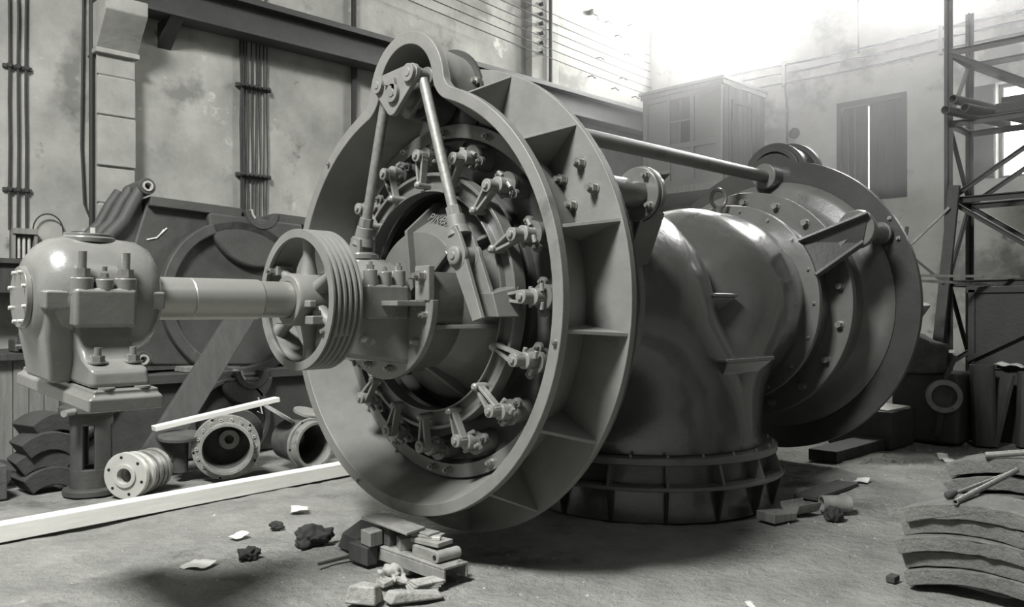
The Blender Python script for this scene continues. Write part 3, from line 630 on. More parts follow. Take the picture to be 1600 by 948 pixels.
for k, (x, z) in enumerate(((8.5, 5.95), (8.75, 6.35), (9.0, 7.1), (9.2, 5.85), (9.3, 6.9), (9.45, 6.1), (9.6, 6.6), (9.7, 7.2), (9.85, 5.8))):
    m = MB().tube([(x, 6.0, z), (x, 5.90, z), (x + .04, 5.86, z - .05), (x + .10, 5.88, z - .02)], .012, 6)
    single('wall_hook', m, 'iron_rust', 'small bent iron hook on the bright wall, ' + (ordh[k] if k in (0, 8) else ordh[k] + ' from the pilaster'), 'hook', 'hooks on the bright wall')
single('wall_insulator', MB().lathe([(0, .05), (.09, .06), (.12, .03)], (8.5, 5.98, 7.15), (0, -1, 0), 14).tube([(8.54, 6.0, 7.15), (8.6, 5.86, 7.1), (8.66, 5.88, 7.02)], .012, 6), 'iron_rust', 'broken insulator with a hooked iron high on the bright wall', 'insulator')

# ================================================================== ON THE END WALL
bw = thing('wall_wires', (10.45, 1.7, 5.7), 'three wires running level across the end wall beyond the booth', 'wires')
for z in (5.62, 5.80, 5.95): part('wire', MB().tube([(10.44, 5.6 - .5 * i, z + .02 * math.sin(i * .7 + z)) for i in range(18)], .016, 6), 'pipe_dark', bw, smooth=60)
for y in (3.05, .4): part('cleat', MB().box(10.42, 10.5, y - .03, y + .03, 5.56, 6.02), 'wood_grey', bw)
single('wall_conduit', MB().tube([(10.46, 3.03, 5.6), (10.46, 3.0, 5.3), (10.46, 2.99, 4.3), (10.46, 2.99, 3.2)], .02, 8), 'pipe_dark', 'dark conduit dropping down the end wall right of the booth', 'conduit')
single('wall_conduit', MB().cyl((10.47, 1.71, 5.87), (10.47, 1.71, 8.9), .012, 8), 'pipe_dark', 'thin vertical wire above the shuttered window', 'wire')
single('wall_vent', MB().ring((10.5, 2.87, 4.70), (-1, 0, 0), .10, .06, -.02, .02, 24).lathe([(-.01, .07), (.005, .07)], (10.5, 2.87, 4.70), (-1, 0, 0), 20), 'hole', 'small round dark hole in the end wall', 'vent')
# panelled booth on a bracketed platform in the corner
bt = thing('control_booth', (9.7, 4.3, 3.72), 'pale panelled wooden booth with a glazed window high in the corner', 'booth')
part('carcass', MB().box(9.04, 10.46, 3.45, 5.10, 3.74, 5.46), 'booth_paint', bt)
part('roof', MB().box(8.96, 10.48, 3.37, 5.18, 5.50, 5.56), 'booth_paint', bt, bevel=.01); part('cornice', MB().box(8.99, 10.47, 3.40, 5.15, 5.42, 5.50), 'booth_paint', bt, bevel=.01)
part('platform', MB().box(8.9, 10.5, 3.3, 5.95, 3.62, 3.74), 'wood_grey', bt)
for y in (3.6, 4.9): part('strut', MB().bar((9.05, y, 3.62), (10.46, y, 2.6), .08, .08), 'beam_steel', bt)
for a, b in ((3.45, 3.56), (4.0, 4.08), (4.50, 4.58), (5.0, 5.10)): part('stile', MB().box(9.005, 9.04, a, b, 3.74, 5.42), 'booth_paint', bt, bevel=.005)
for z0, z1 in ((3.74, 3.86), (4.42, 4.52), (5.32, 5.42)): part('rail', MB().box(9.008, 9.04, 3.56, 5.0, z0, z1), 'booth_paint', bt, bevel=.005)
for y0, y1 in ((4.08, 4.285), (4.295, 4.50)):
    for z0, z1 in ((4.52, 4.91), (4.93, 5.32)): part('pane', MB().box(9.025, 9.036, y0 + .01, y1 - .01, z0 + .01, z1 - .01), 'booth_dark' if (y0 < 4.2 and z0 < 4.6) else 'glass_dim', bt)
part('glazing_bar', MB().box(9.012, 9.04, 4.28, 4.30, 4.52, 5.32).box(9.012, 9.04, 4.08, 4.50, 4.905, 4.935), 'booth_paint', bt)
for k in range(9): x = 9.06 + .155 * k; part('board', MB().box(x, x + .145, 3.425, 3.45, 3.76, 5.42), 'booth_dark', bt, bevel=.006)
part('door_frame', MB().box(9.30, 9.36, 3.40, 3.43, 3.76, 5.2).box(9.95, 10.01, 3.40, 3.43, 3.76, 5.2).box(9.30, 10.01, 3.40, 3.43, 5.14, 5.2), 'booth_dark', bt)

# ================================================================== BEHIND THE SHAFT
def casing(name, loc, label, w, h, rot):
    """half of a split spiral casing: deep body, bolted top flange with a shaft saddle, round bosses, curved horn with lugs"""
    t = thing(name, loc, label, 'casing', rot=rot)
    L = lambda nm, mb, m='iron_dark', p=t, **k: link(nm, mb.mesh(nm), m, p, **k)
    L('body', MB().prism([(-.45, 0), (w, 0), (w, h - .05), (.0, h - .02), (-.12, h * .72), (-.45, h * .30)], (0, -.18, 0), (1, 0, 0), (0, 0, 1), (0, .55, 0)), bevel=.03)
    fl = L('joint_flange', MB().box(.0, w * .42, -.26, .40, h - .10, h).box(w * .60, w, -.26, .40, h - .10, h), bevel=.01)
    n = 12; cx = w * .52; r = .13
    arc = [(cx + r * math.cos(math.pi + math.pi * i / n), h - .01 + r * math.sin(math.pi + math.pi * i / n)) for i in range(n + 1)]; arc2 = [(cx + (r + .07) * math.cos(2 * math.pi - math.pi * i / n), h - .01 + (r + .07) * math.sin(2 * math.pi - math.pi * i / n)) for i in range(n + 1)]
    L('saddle', MB().prism(arc + arc2, (0, -.28, 0), (1, 0, 0), (0, 0, 1), (0, .6, 0)), p=t, bevel=.008)
    sad = L('saddle_lining', MB().prism([(cx + (r + .012) * math.cos(a), h + (r + .012) * math.sin(a)) for a in [math.pi + i * .07 for i in range(13)]] + [(cx + (r - .012) * math.cos(a), h + (r - .012) * math.sin(a)) for a in [math.pi + i * .07 for i in reversed(range(13))]], (0, -.285, 0), (1, 0, 0), (0, 0, 1), (0, .5, 0)), 'flange_pale')
    L('round_boss', MB().prism([(cx - .05 + h * .33 * math.cos(math.pi + math.pi * i / 28), h - .08 + h * .33 * math.sin(math.pi + math.pi * i / 28)) for i in range(29)], (0, -.27, 0), (1, 0, 0), (0, 0, 1), (0, .2, 0)), 'iron_dark', bevel=.04)
    L('rim_ring', MB().ring((w * .42, 0, h * .42), (0, 1, 0), h * .50, h * .43, -.27, -.1, 64), bevel=.02)
    for k in range(3):
        pts = [(-.06 - .035 * k, -.2 + .22 * k, h + .09), (-.14 - .04 * k, -.2 + .22 * k, h - .06), (-.24 - .04 * k, -.2 + .22 * k, h - .28), (-.40 - .05 * k, -.2 + .22 * k, h - .48), (-.62 - .05 * k, -.2 + .22 * k, h - .62)]
        o = link('curved_rib', MB().tube(pts, .06, 10).mesh('curved_rib', smooth=60), 'iron_dark', t)
    L('horn_web', MB().prism([(-.05, h), (-.14, h - .04), (-.24, h - .26), (-.40, h - .46), (-.62, h - .60), (-.55, h - .75), (0, h - .72)], (0, -.16, 0), (1, 0, 0), (0, 0, 1), (0, .42, 0)), bevel=.01)
    for zz in (h + .09, .06):
        lg = L('lug', MB().ring((-.04, 0, zz), (0, 1, 0), .085, .045, -.28, .2, 24), bevel=.01)
        L('bush', MB().ring((-.04, 0, zz), (0, 1, 0), .052, .034, -.295, .2, 20), 'flange_pale', lg)
    return t
c1 = casing('turbine_casing', (-.33, 4.55, .97), 'upper of two dark cast casing halves stacked by the wall, chalk-marked and horned', 2.35, 1.72, (R_(-3), R_(2.5), 0))
def chalk(parent, pts, w_=.016):
    mb = MB().tube(pts, w_ / 2, 6); return link('chalk_mark', mb.mesh('chalk_mark'), 'chalk', parent)
chalk(c1, [(.00, -.186, 1.28), (.10, -.186, 1.31), (.17, -.186, 1.40), (.09, -.186, 1.30), (.20, -.186, 1.42)])
c2 = casing('turbine_casing', (-.48, 4.38, .0), 'lower dark cast casing half lying under the chalk-marked one', 2.3, .90, (0, 0, 0))
chalk(c2, [(1.25, -.29, .60), (1.30, -.29, .42), (1.24, -.29, .45)])
single('packing_block', MB().box(.0, .28, 4.14, 4.42, .905, .96), 'wood_grey', 'short pale wooden packing block lying on the lower casing half', 'wood block', bevel=.006)
single('leaning_timber', MB().bar((-.66, 3.52, .04), (.60, 3.90, 1.66), .26, .10, (0, -1, .3)), 'wood_lean', 'heavy dark timber leaning slantwise against the stacked casing halves', 'timber', bevel=.01)
# cast stand with arched openings
sd = thing('machine_stand', (-1.17, 3.28, 0), 'dark cast-iron stand with arched openings beneath the hanging bearing', 'stand')
part('foot', MB().lathe([(0, .22), (.05, .22), (.06, .17)], (-1.17, 3.28, 0), (0, 0, 1), 40), 'iron_dark', sd, bevel=.008)
for k in range(4):
    a0 = R_(20 + 90 * k - 29); a1 = R_(20 + 90 * k + 29)
    part('column_leg', MB().lathe([(.05, .12), (.05, .165), (.68, .165), (.68, .12)], (-1.17, 3.28, 0), (0, 0, 1), 8, True, a0, a1), 'iron_dark', sd, bevel=.01)
part('column_band', MB().ring((-1.17, 3.28, 0), (0, 0, 1), .167, .11, .05, .22, 40), 'iron_dark', sd, bevel=.01)
part('column_band', MB().ring((-1.17, 3.28, 0), (0, 0, 1), .167, .11, .58, .68, 40), 'iron_dark', sd, bevel=.01)
part('table_flange', MB().lathe([(.66, .17), (.69, .25), (.74, .25), (.74, .1)], (-1.17, 3.28, 0), (0, 0, 1), 44), 'iron_dark', sd, bevel=.008)
part('pin', MB().cyl((-1.36, 3.11, .715), (-1.46, 3.02, .715), .028, 12), 'iron_pale', sd)
# arched blocks
def arch(w_, rise, th, dep, n=10):
    r = (w_ * w_ / 4 + rise * rise) / (2 * rise); h0 = math.asin(w_ / 2 / r)
    up = [(r * math.sin(-h0 + 2 * h0 * i / n), r * math.cos(-h0 + 2 * h0 * i / n) - r * math.cos(h0) + th) for i in range(n + 1)]
    lo = [((r - th) * math.sin(h0 - 2 * h0 * i / n), (r - th) * math.cos(h0 - 2 * h0 * i / n) - (r - th) * math.cos(h0)) for i in range(n + 1)]
    return MB().prism(up + lo, (0, -dep / 2, 0), (1, 0, 0), (0, 0, 1), (0, dep, 0))
AM = arch(.46, .09, .12, .34).mesh('arched_block'); AM.materials.append(MATS['segment_dark'])
names = ('lowest', 'second', 'third', 'topmost')
for k in range(4):
    o = link('arched_block', AM, None, None, (-1.43 + (.03, .0, .02, .08)[k], 3.72 + (.0, .03, .0, .1)[k], .0 + .148 * k), (0, (0 if k else R_(0)), R_((4, -3, 2, 14)[k])), bevel=.01)
    tag(o, '%s of four dark arched blocks piled left of the cast stand' % names[k], 'block', 'arched blocks by the stand')
o = link('arched_block', AM, None, None, (-1.72, 4.2, .0), (0, 0, R_(-20)), bevel=.01); tag(o, 'dark arched block lying on the floor behind the pile of four', 'block', 'arched blocks by the stand')
single('crate', MB().box(-2.2, -1.74, 3.5, 3.9, .0, .28), 'iron_rust', 'low dark crate cut by the left edge of the picture', 'crate', bevel=.01)
# bench of upright boards
bn = thing('work_bench', (-1.4, 5.0, 0), 'rough bench fronted with upright boards against the left wall', 'bench')
part('bench_top', MB().box(-3.0, -.98, 4.72, 5.9, 1.06, 1.13), 'wood_dark', bn, bevel=.008)
for k in range(15): x = -3.0 + .135 * k; part('board', MB().box(x, x + .128, 4.80 + .006 * (k % 3), 4.83 + .006 * (k % 3), 0, 1.06), 'wood_grey', bn, bevel=.004)
sf = thing('wall_shelf', (-1.3, 5.6, 1.8), 'dark deep shelf board under the fuse box on the left wall', 'shelf')
part('shelf_board', MB().box(-3.2, -.30, 5.45, 6.0, 2.02, 2.07), 'wood_dark', sf); part('apron', MB().box(-3.2, -.30, 5.5, 5.54, 1.72, 2.02), 'wood_dark', sf)
for x in (-.40, -1.16, -2.2): part('leg', MB().box(x, x + .07, 5.5, 5.57, 1.13, 1.75), 'wood_dark', sf)
vz = thing('bench_vice', (-1.25, 4.95, 1.13), 'dark bench vice standing on the board-fronted bench', 'vice')
part('body', MB().box(-1.36, -1.14, 4.85, 5.1, 1.13, 1.26), 'iron_dark', vz, bevel=.02); part('jaw', MB().box(-1.34, -1.16, 4.78, 4.84, 1.16, 1.31), 'iron_dark', vz, bevel=.01); part('handle', MB().cyl((-1.38, 4.74, 1.2), (-1.12, 4.74, 1.2), .012, 8), 'iron_pale', vz)

# flange discs standing in a row
def disc(c, ax, R, r, t, label, k, nb=6):
    ax = Vector(ax).normalized(); c = Vector(c); d = thing('flange_disc', (c.x, c.y, c.z - R), label, 'flange', 'flange discs in a row')
    part('plate', MB().ring(c, ax, R, r, 0, t, 56), 'flange_pale' if k < 2 else 'disc_grey', d, bevel=.005)
    part('collar', MB().ring(c, ax, r + .035, r, -.018, .0, 40), 'flange_pale', d, bevel=.004)
    u, v, _ = perp(ax)
    for i in range(nb):
        a = 2 * math.pi * i / nb + .3; p = c + (u * math.cos(a) + v * math.sin(a)) * R * .80
        part('bolt_hole', MB().lathe([(-.002, .013), (.002, .013)], p, ax, 12), 'hole', d)
dn = ('nearest white flange disc with collar in the row behind the plank', 'second flange disc from the near end of the row', 'third flange disc from the near end of the row', 'fourth flange disc from the near end of the row', 'fifth flange disc from the near end of the row', 'last flange disc of the row, next to the big ring flange')
ax = Vector((.80, .60, 0))
for k in range(6):
    c = Vector((-1.06, 2.82, .192)) + ax * (.0, .10, .165, .225, .30, .36)[k] + Vector((0, 0, (.0, -.006, -.02, -.01, -.02, -.012)[k])); disc(c, ax, (.19, .186, .172, .18, .172, .178)[k], .062, .045, dn[k], k)
# big ring flange housing
def housing(name, c, ax, R, ri, depth, label, m, mi, nb, tilt=0):
    ax = Vector(ax).normalized(); c = Vector(c); h = thing(name, (c.x, c.y, c.z - R), label, 'housing')
    part('ring_plate', MB().ring(c, ax, R, ri, 0, .035, 64), m, h, bevel=.005)
    part('inner_rim', MB().ring(c, ax, ri + .03, ri, -.09, .0, 56), m, h, bevel=.004)
    part('shell', MB().lathe([(.035, R * .86), (depth, R * .8), (depth, .0), (depth - .02, .0), (depth - .02, ri * .98), (.035, ri * .98)], c, ax, 56, closed=True), mi, h, bevel=.004)
    part('inner_boss', MB().ring(c + Vector((.03, 0, .03)), ax, ri * .45, ri * .2, depth - .10, depth - .02, 36), m, h, bevel=.005)
    u, v, _ = perp(ax)
    for i in range(nb):
        a = 2 * math.pi * i / nb; p = c + (u * math.cos(a) + v * math.sin(a)) * (R * .86)
        part('bush', MB().ring(p, ax, .015, .008, -.012, .0, 12), 'flange_pale', h)
    for i in range(5):
        a = 2 * math.pi * i / 5 + .5; p = c + (u * math.cos(a) + v * math.sin(a)) * (R * .95); part('bolt_hole', MB().lathe([(-.002, .012), (.002, .012)], p, ax, 10), 'hole', h)
    return h
housing('ring_housing', (-.13, 2.96, .30), (.42, .90, .06), .295, .205, .28, 'grey ring-shaped housing with a bolt circle leaning in the middle of the parts row', 'iron_pale', 'iron_rust', 18)
housing('ring_housing', (.68, 2.88, .25), (-.10, 1, .05), .245, .195, .36, 'rusty barrel-shaped housing with an open bright rim next to the inlet ring', 'iron_pale', 'iron_rust', 0)
for k, (p, ax, R) in enumerate((((.16, 3.30, .27), (-.3, .95, .1), .22), ((.30, 3.60, .30), (.2, .97, .1), .25))):
    m = MB().ring(p, ax, R, .10, 0, .07, 40); u, v, _ = perp(ax)
    o = single('gear_case', m.lathe([(.07, .17), (.22, .13)], p, ax, 28), 'iron_rust', ('rusty flanged gear case behind the ring housing', 'rusty flanged gear case behind the barrel housing')[k], 'casting', bevel=.008)
single('cover_lid', MB().lathe([(0, .16), (.03, .16), (.035, .1)], (.45, 3.08, .53), (.55, -.2, .9), 36), 'iron_pale', 'thin round lid tipped on edge above the barrel housing', 'lid', bevel=.004)
single('cover_lid', MB().lathe([(0, .15), (.03, .15), (.035, .1)], (.82, 3.16, .50), (.15, -.25, .95), 36), 'iron_pale', 'thin round lid lying flat on top of the barrel housing', 'lid', bevel=.004)
tb = MB().lathe([(0, .19), (.03, .19), (.04, .07), (.34, .065)], (-.44, 3.22, .42), (.05, .1, -.99), 36)
single('flanged_pipe', tb, 'iron_rust', 'short flanged pipe standing between the discs and the ring housing', 'pipe', bevel=.004)
single('short_board', MB().bar((-.60, 3.42, .47), (.58, 3.33, .655), .12, .045), 'wood_white', 'short pale board resting across the castings by the leaning timber', 'board', bevel=.004)
single('long_plank', MB().bar((-3.2, 2.03, .062), (.95, 2.44, .066), .14, .115), 'wood_white', 'long freshly sawn white plank on the floor in front of the flange discs', 'plank', bevel=.004)

# ================================================================== UNDER AND IN FRONT OF THE RING
single('steel_channel', MB().box(-.59, -.41, -.65, .02, .092, .108).box(-.59, -.574, -.65, .02, .022, .092).box(-.426, -.41, -.65, .02, .022, .092), 'iron_pale', 'upturned steel channel lying beneath the front of the inlet ring', 'channel', bevel=.005)
single('channel_packing', MB().box(-.60, -.40, -.34, -.22, .0, .022), 'wood_dark', 'flat dark packing strip under the middle of the channel', 'packing')
single('support_plate', MB().hexa([(-.58, .17, .235), (-.62, -.35, .235), (-.45, -.31, .235), (-.42, .14, .235)], [(-.58, .17, .25), (-.62, -.35, .25), (-.45, -.31, .25), (-.42, .14, .25)]), 'iron_pale', 'flat steel plate directly under the lowest edge of the inlet ring', 'plate', bevel=.003)
single('support_block', MB().box(-.56, -.43, -.10, .0, .108, .235), 'iron_rust', 'dark iron block between channel and plate, nearest the lowest rim', 'block', bevel=.008)
single('support_block', MB().hexa([(-.57, -.22, .108), (-.49, -.25, .108), (-.45, -.16, .108), (-.53, -.13, .108)], [(-.57, -.22, .18), (-.49, -.25, .18), (-.45, -.16, .18), (-.53, -.13, .18)]), 'iron_pale', 'small pale block standing on the channel beside the shim plates', 'block', bevel=.004)
single('timber_block', MB().hexa([(-.66, .06, .115), (-.67, -.06, .115), (-.57, -.05, .115), (-.56, .06, .115)], [(-.66, .06, .205), (-.67, -.06, .205), (-.57, -.05, .205), (-.56, .06, .205)]), 'wood_grey', 'squared pale timber block perched at the left end of the channel', 'timber', bevel=.008)
single('timber_block', MB().hexa([(-.58, .44, 0), (-.60, .20, 0), (-.40, .16, 0), (-.38, .48, 0)], [(-.58, .38, .11), (-.60, .18, .11), (-.40, .16, .15), (-.38, .46, .15)]), 'wood_dark', 'large dark timber baulk behind the left end of the channel', 'timber', bevel=.012)
single('timber_block', MB().box(-.68, -.60, -.04, .16, .0, .112), 'wood_dark', 'dark timber pad under the squared block left of the channel', 'timber', bevel=.008)
for k, (x, y, z, a, w_, l_, t_) in enumerate(((-.475, -.40, .178, 8, .13, .22, .026), (-.455, -.36, .205, 20, .10, .15, .014), (-.46, -.34, .220, 6, .09, .12, .012), (-.48, -.45, .205, 40, .035, .05, .02))):
    me = MB().box(-w_ / 2, w_ / 2, -l_ / 2, l_ / 2, 0, t_).mesh('shim_plate')
    o = link('shim_plate', me, 'iron_pale' if k < 3 else 'flange_pale', None, (x, y, z), (0, 0, R_(a)), bevel=.003); tag(o, ('thick shim plate on top of the eyed lug', 'middle shim plate of the pile on the channel', 'top shim plate of the pile on the channel', 'small bright steel cube on the shim pile')[k], 'shim')
lg = MB().cyl((-.575, -.55, .142), (-.40, -.55, .142), .034, 20); lg.box(-.565, -.535, -.54, -.33, .108, .17)
lug = single('eyed_lug', lg, 'iron_pale', 'round-ended iron lug with an eye lying on the channel end', 'lug', bevel=.004)
part('eye', MB().lathe([(-.003, .014), (.002, .014)], (-.575, -.55, .142), (1, 0, 0), 14), 'hole', lug)
single('iron_bar', MB().bar((-.88, .18, .012), (-.50, .18, .014), .022, .016), 'iron_rust', 'short iron bar on the floor left of the channel', 'bar')
def lump(name, c, s, m, label, cat, seed, group=None, sub=2, rough=.35, rot=0):
    bm = bmesh.new(); bmesh.ops.create_icosphere(bm, subdivisions=sub, radius=1)
    for v in bm.verts:
        n = noise.noise(v.co * 1.6 + Vector((seed * 3.1, seed, 0))) + .5 * noise.noise(v.co * 3.7 + Vector((seed, 0, seed * 2)))
        v.co *= 1 + rough * n; v.co.z = max(v.co.z, -.45)
        v.co = Vector((v.co.x * s[0], v.co.y * s[1], (v.co.z + .45) * s[2]))
    me = bpy.data.meshes.new(name); bm.to_mesh(me); bm.free()
    me.polygons.foreach_set('use_smooth', [sub > 2] * len(me.polygons))
    return tag(link(name, me, m, None, c, (0, 0, rot)), label, cat, group)
def rock(name, c, w_, l_, h_, m, label, cat, seed, rot):
    rnd = random.Random(seed); j = lambda s_: rnd.uniform(-s_, s_)
    b = [(-w_ + j(.02), -l_ + j(.02), 0), (w_ + j(.02), -l_ + j(.02), 0), (w_ + j(.02), l_ + j(.02), 0), (-w_ + j(.02), l_ + j(.02), 0)]
    t = [(p[0] * .82 + j(.015), p[1] * .85 + j(.015), h_ + j(.02)) for p in b]
    o = link(name, MB().hexa([Vector(p) for p in b], [Vector(p) for p in t]).mesh(name), m, None, c, (0, 0, rot), bevel=.015); return tag(o, label, cat)
rock('broken_stone', (-1.02, -.53, 0), .06, .085, .085, 'stone', 'broken pale squared stone in front of the channel', 'stone', 3, .5)
rock('broken_stone', (-.83, -.70, 0), .15, .05, .05, 'stone', 'flat pale stone fragment at the bottom edge before the channel', 'stone', 5, -.45)
rock('broken_stone', (-.80, -.38, 0), .045, .06, .03, 'stone', 'small light rubble stone leaning near the channel flank', 'stone', 8, .2)
lump('crumpled_paper', (-.73, -.36, 0), (.05, .09, .055), 'paper_grey', 'crumpled pale paper behind the squared stone', 'paper', 4, sub=4, rough=.9)
for k in range(4):
    me = MB().box(-.085, .085, -.055, .055, 0, .010).mesh('slate'); o = link('slate', me, 'stone', None, (-.685 + .008 * k, -.575 - .006 * k, .002 + .0115 * k), (0, 0, R_(-30 + 6 * k)), bevel=.002)
    tag(o, '%s thin slate of the little stack beside the channel' % names[k], 'slate', 'stack of slates')
lump('oily_rag', (-.66, .62, 0), (.12, .09, .075), 'cloth', 'crumpled dark oily rag on the open floor left of the supports', 'rag', 11, sub=4, rough=.55)
lump('oily_rag', (-1.10, .62, 0), (.06, .05, .045), 'cloth', 'small dark scrap of rag beside the torn paper', 'rag', 17, sub=4, rough=.55)
lump('oily_rag', (-.62, 1.15, 0), (.05, .05, .03), 'cloth', 'little dark rag scrap near the middle of the floor', 'rag', 23, sub=4, rough=.55)
def sheet(name, c, w_, l_, rot, m, label, cat, seed, lift=.02):
    mb = MB(); n = 8
    for i in range(n + 1):
        for j in range(n + 1):
            x = -w_ + 2 * w_ * i / n; y = -l_ + 2 * l_ * j / n; e = .012 * math.sin(seed + i * 1.7) * (1 if j in (0, n) else .3)
            mb.v.append((x + e, y + .012 * math.sin(seed * 2 + j * 1.3) * (1 if i in (0, n) else .3), .012 + lift * (noise.noise(Vector((x * 9, y * 9, seed))) + .5 * (i / n) ** 3)))
    for i in range(n):
        for j in range(n): a = i * (n + 1) + j; mb.f.append((a, a + n + 1, a + n + 2, a + 1))
    o = link(name, mb.mesh(name), m, None, c, (0, 0, rot)); s_ = o.modifiers.new('thick', 'SOLIDIFY'); s_.thickness = .002; return tag(o, label, cat)
sheet('paper_scrap', (-1.40, .68, 0), .075, .085, .5, 'paper', 'largest torn paper scrap on the floor below the shaft', 'paper', 1, .03)
sheet('paper_scrap', (-.25, 1.48, 0), .07, .06, 1.0, 'paper', 'torn paper scrap on the floor near the long plank', 'paper', 2, .03)
sheet('paper_scrap', (-.92, 1.12, 0), .06, .04, .2, 'paper', 'little paper scrap beside the small rag scrap', 'paper', 3, .02)
sheet('paper_scrap', (5.6, -1.25, 0), .16, .05, .6, 'paper', 'long torn white paper strip on the floor before the trough', 'paper', 9, .03)
sheet('paper_scrap', (.35, -2.0, 0), .035, .025, .9, 'paper', 'tiny white scrap on the open floor in the foreground', 'paper', 13, .01)
sheet('paper_scrap', (3.9, -1.1, 0), .07, .05, .2, 'paper', 'white paper scrap on the floor right of the draft base', 'paper', 5, .03)

# debris right of the round base
single('pipe_stub', MB().ring((2.55, -1.35, .07), (.75, -.66, 0), .062, .05, 0, .22, 28), 'iron_pale', 'short pipe stub lying by the round base of the turbine', 'pipe', bevel=.003)
single('wood_wedge', MB().hexa([(1.98, -1.27, 0), (2.22, -1.32, 0), (2.26, -1.16, 0), (2.02, -1.10, 0)], [(1.98, -1.27, .07), (2.22, -1.32, .05), (2.26, -1.16, .05), (2.02, -1.10, .07)]), 'wood_grey', 'pale wooden wedge tucked under the round base', 'wedge', bevel=.006)
single('pipe_shell', MB().lathe([(0, .08), (0, .09), (.24, .09), (.24, .08)], (2.30, -1.22, .09), (.95, -.25, 0), 16, True, 0, math.pi), 'iron_pale', 'split half pipe shell next to the wooden wedge', 'pipe')
lump('oily_rag', (2.44, -1.50, 0), (.085, .06, .06), 'cloth', 'dark rag heap below the short pipe stub', 'rag', 33, sub=4, rough=.4)
single('floor_board', MB().box(2.9, 3.7, -1.15, -.95, .0, .03), 'wood_lean', 'flat board on the floor behind the short pipe stub', 'board', bevel=.004)
single('sleeper', MB().box(4.6, 5.9, -.55, -.25, .0, .12), 'wood_dark', 'dark sleeper timber under the far flange of the turbine', 'timber', bevel=.01)
single('floor_stick', MB().bar((4.3, -1.65, .012), (4.55, -2.0, .014), .03, .02), 'wood_grey', 'thin stick lying alone on the floor at right', 'stick')

# ================================================================== CURVED SEGMENTS, RIGHT FOREGROUND
def seg_mesh(w_, rise, th, dep, seed):
    mb = arch(w_, rise, th, dep, 14); mb.v = [(p[1], p[0], p[2]) for p in mb.v]                # arch spans Y
    rnd = random.Random(seed); mb.v = [(x + rnd.uniform(-.006, .006), y + rnd.uniform(-.004, .004), z + rnd.uniform(-.002, .002)) for x, y, z in mb.v]
    me = mb.mesh('curved_segment', smooth=25); me.materials.append(MATS['concrete_segment']); return me
ordn = ('lowest', 'second', 'third', 'fourth', 'topmost')
for k in range(5):
    o = link('curved_segment', seg_mesh(.84, .075, .078, .36, k), None, None, (1.44 + (.0, .015, -.02, .02, .0)[k], -2.84 + (.0, .01, .035, .02, .0)[k], .006 + .088 * k), (0, 0, R_((2, -1, 3, -2, 0)[k])), bevel=.008)
    tag(o, '%s curved pale segment of the near pile at the right edge' % ordn[k], 'segment', 'near pile of curved segments')
for k in range(5):
    o = link('curved_segment', seg_mesh(.84, .075, .085, .40, 20 + k), None, None, (2.46 + (.0, .02, -.02, .03, .0)[k], -2.74 + (.0, .03, -.02, .02, .0)[k], .006 + .112 * k), (0, 0, R_((1, -3, 2, 4, -1)[k])), bevel=.008)
    tag(o, '%s curved pale segment of the farther pile at the right edge' % ordn[k], 'segment', 'farther pile of curved segments')
hm = thing('hand_hammer', (1.5, -2.62, .48), 'rod with a thick rounded grip lying on the near segment pile', 'tool')
part('grip', MB().lathe([(0, .012), (.01, .022), (.07, .02), (.10, .010)], (1.38, -2.615, .515), (.75, -.15, .06), 14), 'wood_dark', hm, smooth=60)
part('rod', MB().cyl((1.46, -2.632, .518), (2.04, -2.74, .565), .009, 10), 'steel_dull', hm)
single('steel_tube', MB().ring((1.25, -2.70, .515), (.86, -.06, .055), .016, .010, 0, .9, 16), 'steel_dull', 'long thin steel tube lying across the near segment pile', 'tube')
single('steel_tube', MB().ring((2.25, -2.56, .625), (.28, -.60, .09), .020, .012, 0, .75, 16), 'steel_dull', 'pale steel tube lying across the farther segment pile', 'tube')
single('wood_chip', MB().box(1.26, 1.34, -2.38, -2.33, 0, .035), 'wood_dark', 'small dark block on the floor left of the near segment pile', 'wood block', bevel=.005)

# ================================================================== FAR RIGHT: TRESTLE TOWER AND SCRAP
tw = thing('trestle_tower', (7.8, -1.3, 0), 'tall riveted lattice steel trestle tower in front of the end wall', 'tower')
def angle_bar(p0, p1, s_=.07, name='member'):
    return part(name, MB().bar(p0, p1, s_, .012).bar(Vector(p0) + Vector((0, 0, -s_ / 2)), Vector(p1) + Vector((0, 0, -s_ / 2)), .012, s_), 'beam_steel', tw)
PX = (7.5, 8.3); PY = (-.66, -2.1)
for x in PX:
    for y in PY: part('post', MB().box(x - .05, x + .05, y - .006, y + .006, 0, 5.4).box(x - .006, x + .006, y - .05, y + .05, 0, 5.4), 'beam_steel', tw)
for z in (1.9, 2.92, 3.86, 4.74):
    for x in PX: angle_bar((x, PY[0], z), (x, PY[1], z), name='crossbar')
    for y in PY: angle_bar((PX[0], y, z), (PX[1], y, z), name='crossbar')
for z0, z1 in ((4.74, 3.86), (2.92, 3.86), (2.92, 1.9), (.9, 1.9)):
    for x in PX: angle_bar((x, PY[0], z0), (x, PY[1], z1), .055, 'brace')
    angle_bar((PX[0], PY[0], z1), (PX[1], PY[0], z0), .055, 'brace')
for k, (p0, p1) in enumerate((((7.2, -.80, 4.07), (8.6, -1.10, 4.07)), ((7.25, -.92, 3.955), (8.7, -1.3, 3.955)), ((7.2, -.72, 3.955), (8.6, -1.0, 3.955)))):
    single('scaffold_pipe', MB().ring(p0, Vector(p1) - Vector(p0), .055, .045, 0, 1.45, 18), 'iron_dark', ('uppermost dark pipe poking out of the tower crossbars', 'right-hand dark pipe lying on the tower crossbars', 'left-hand dark pipe lying on the tower crossbars')[k], 'pipe')
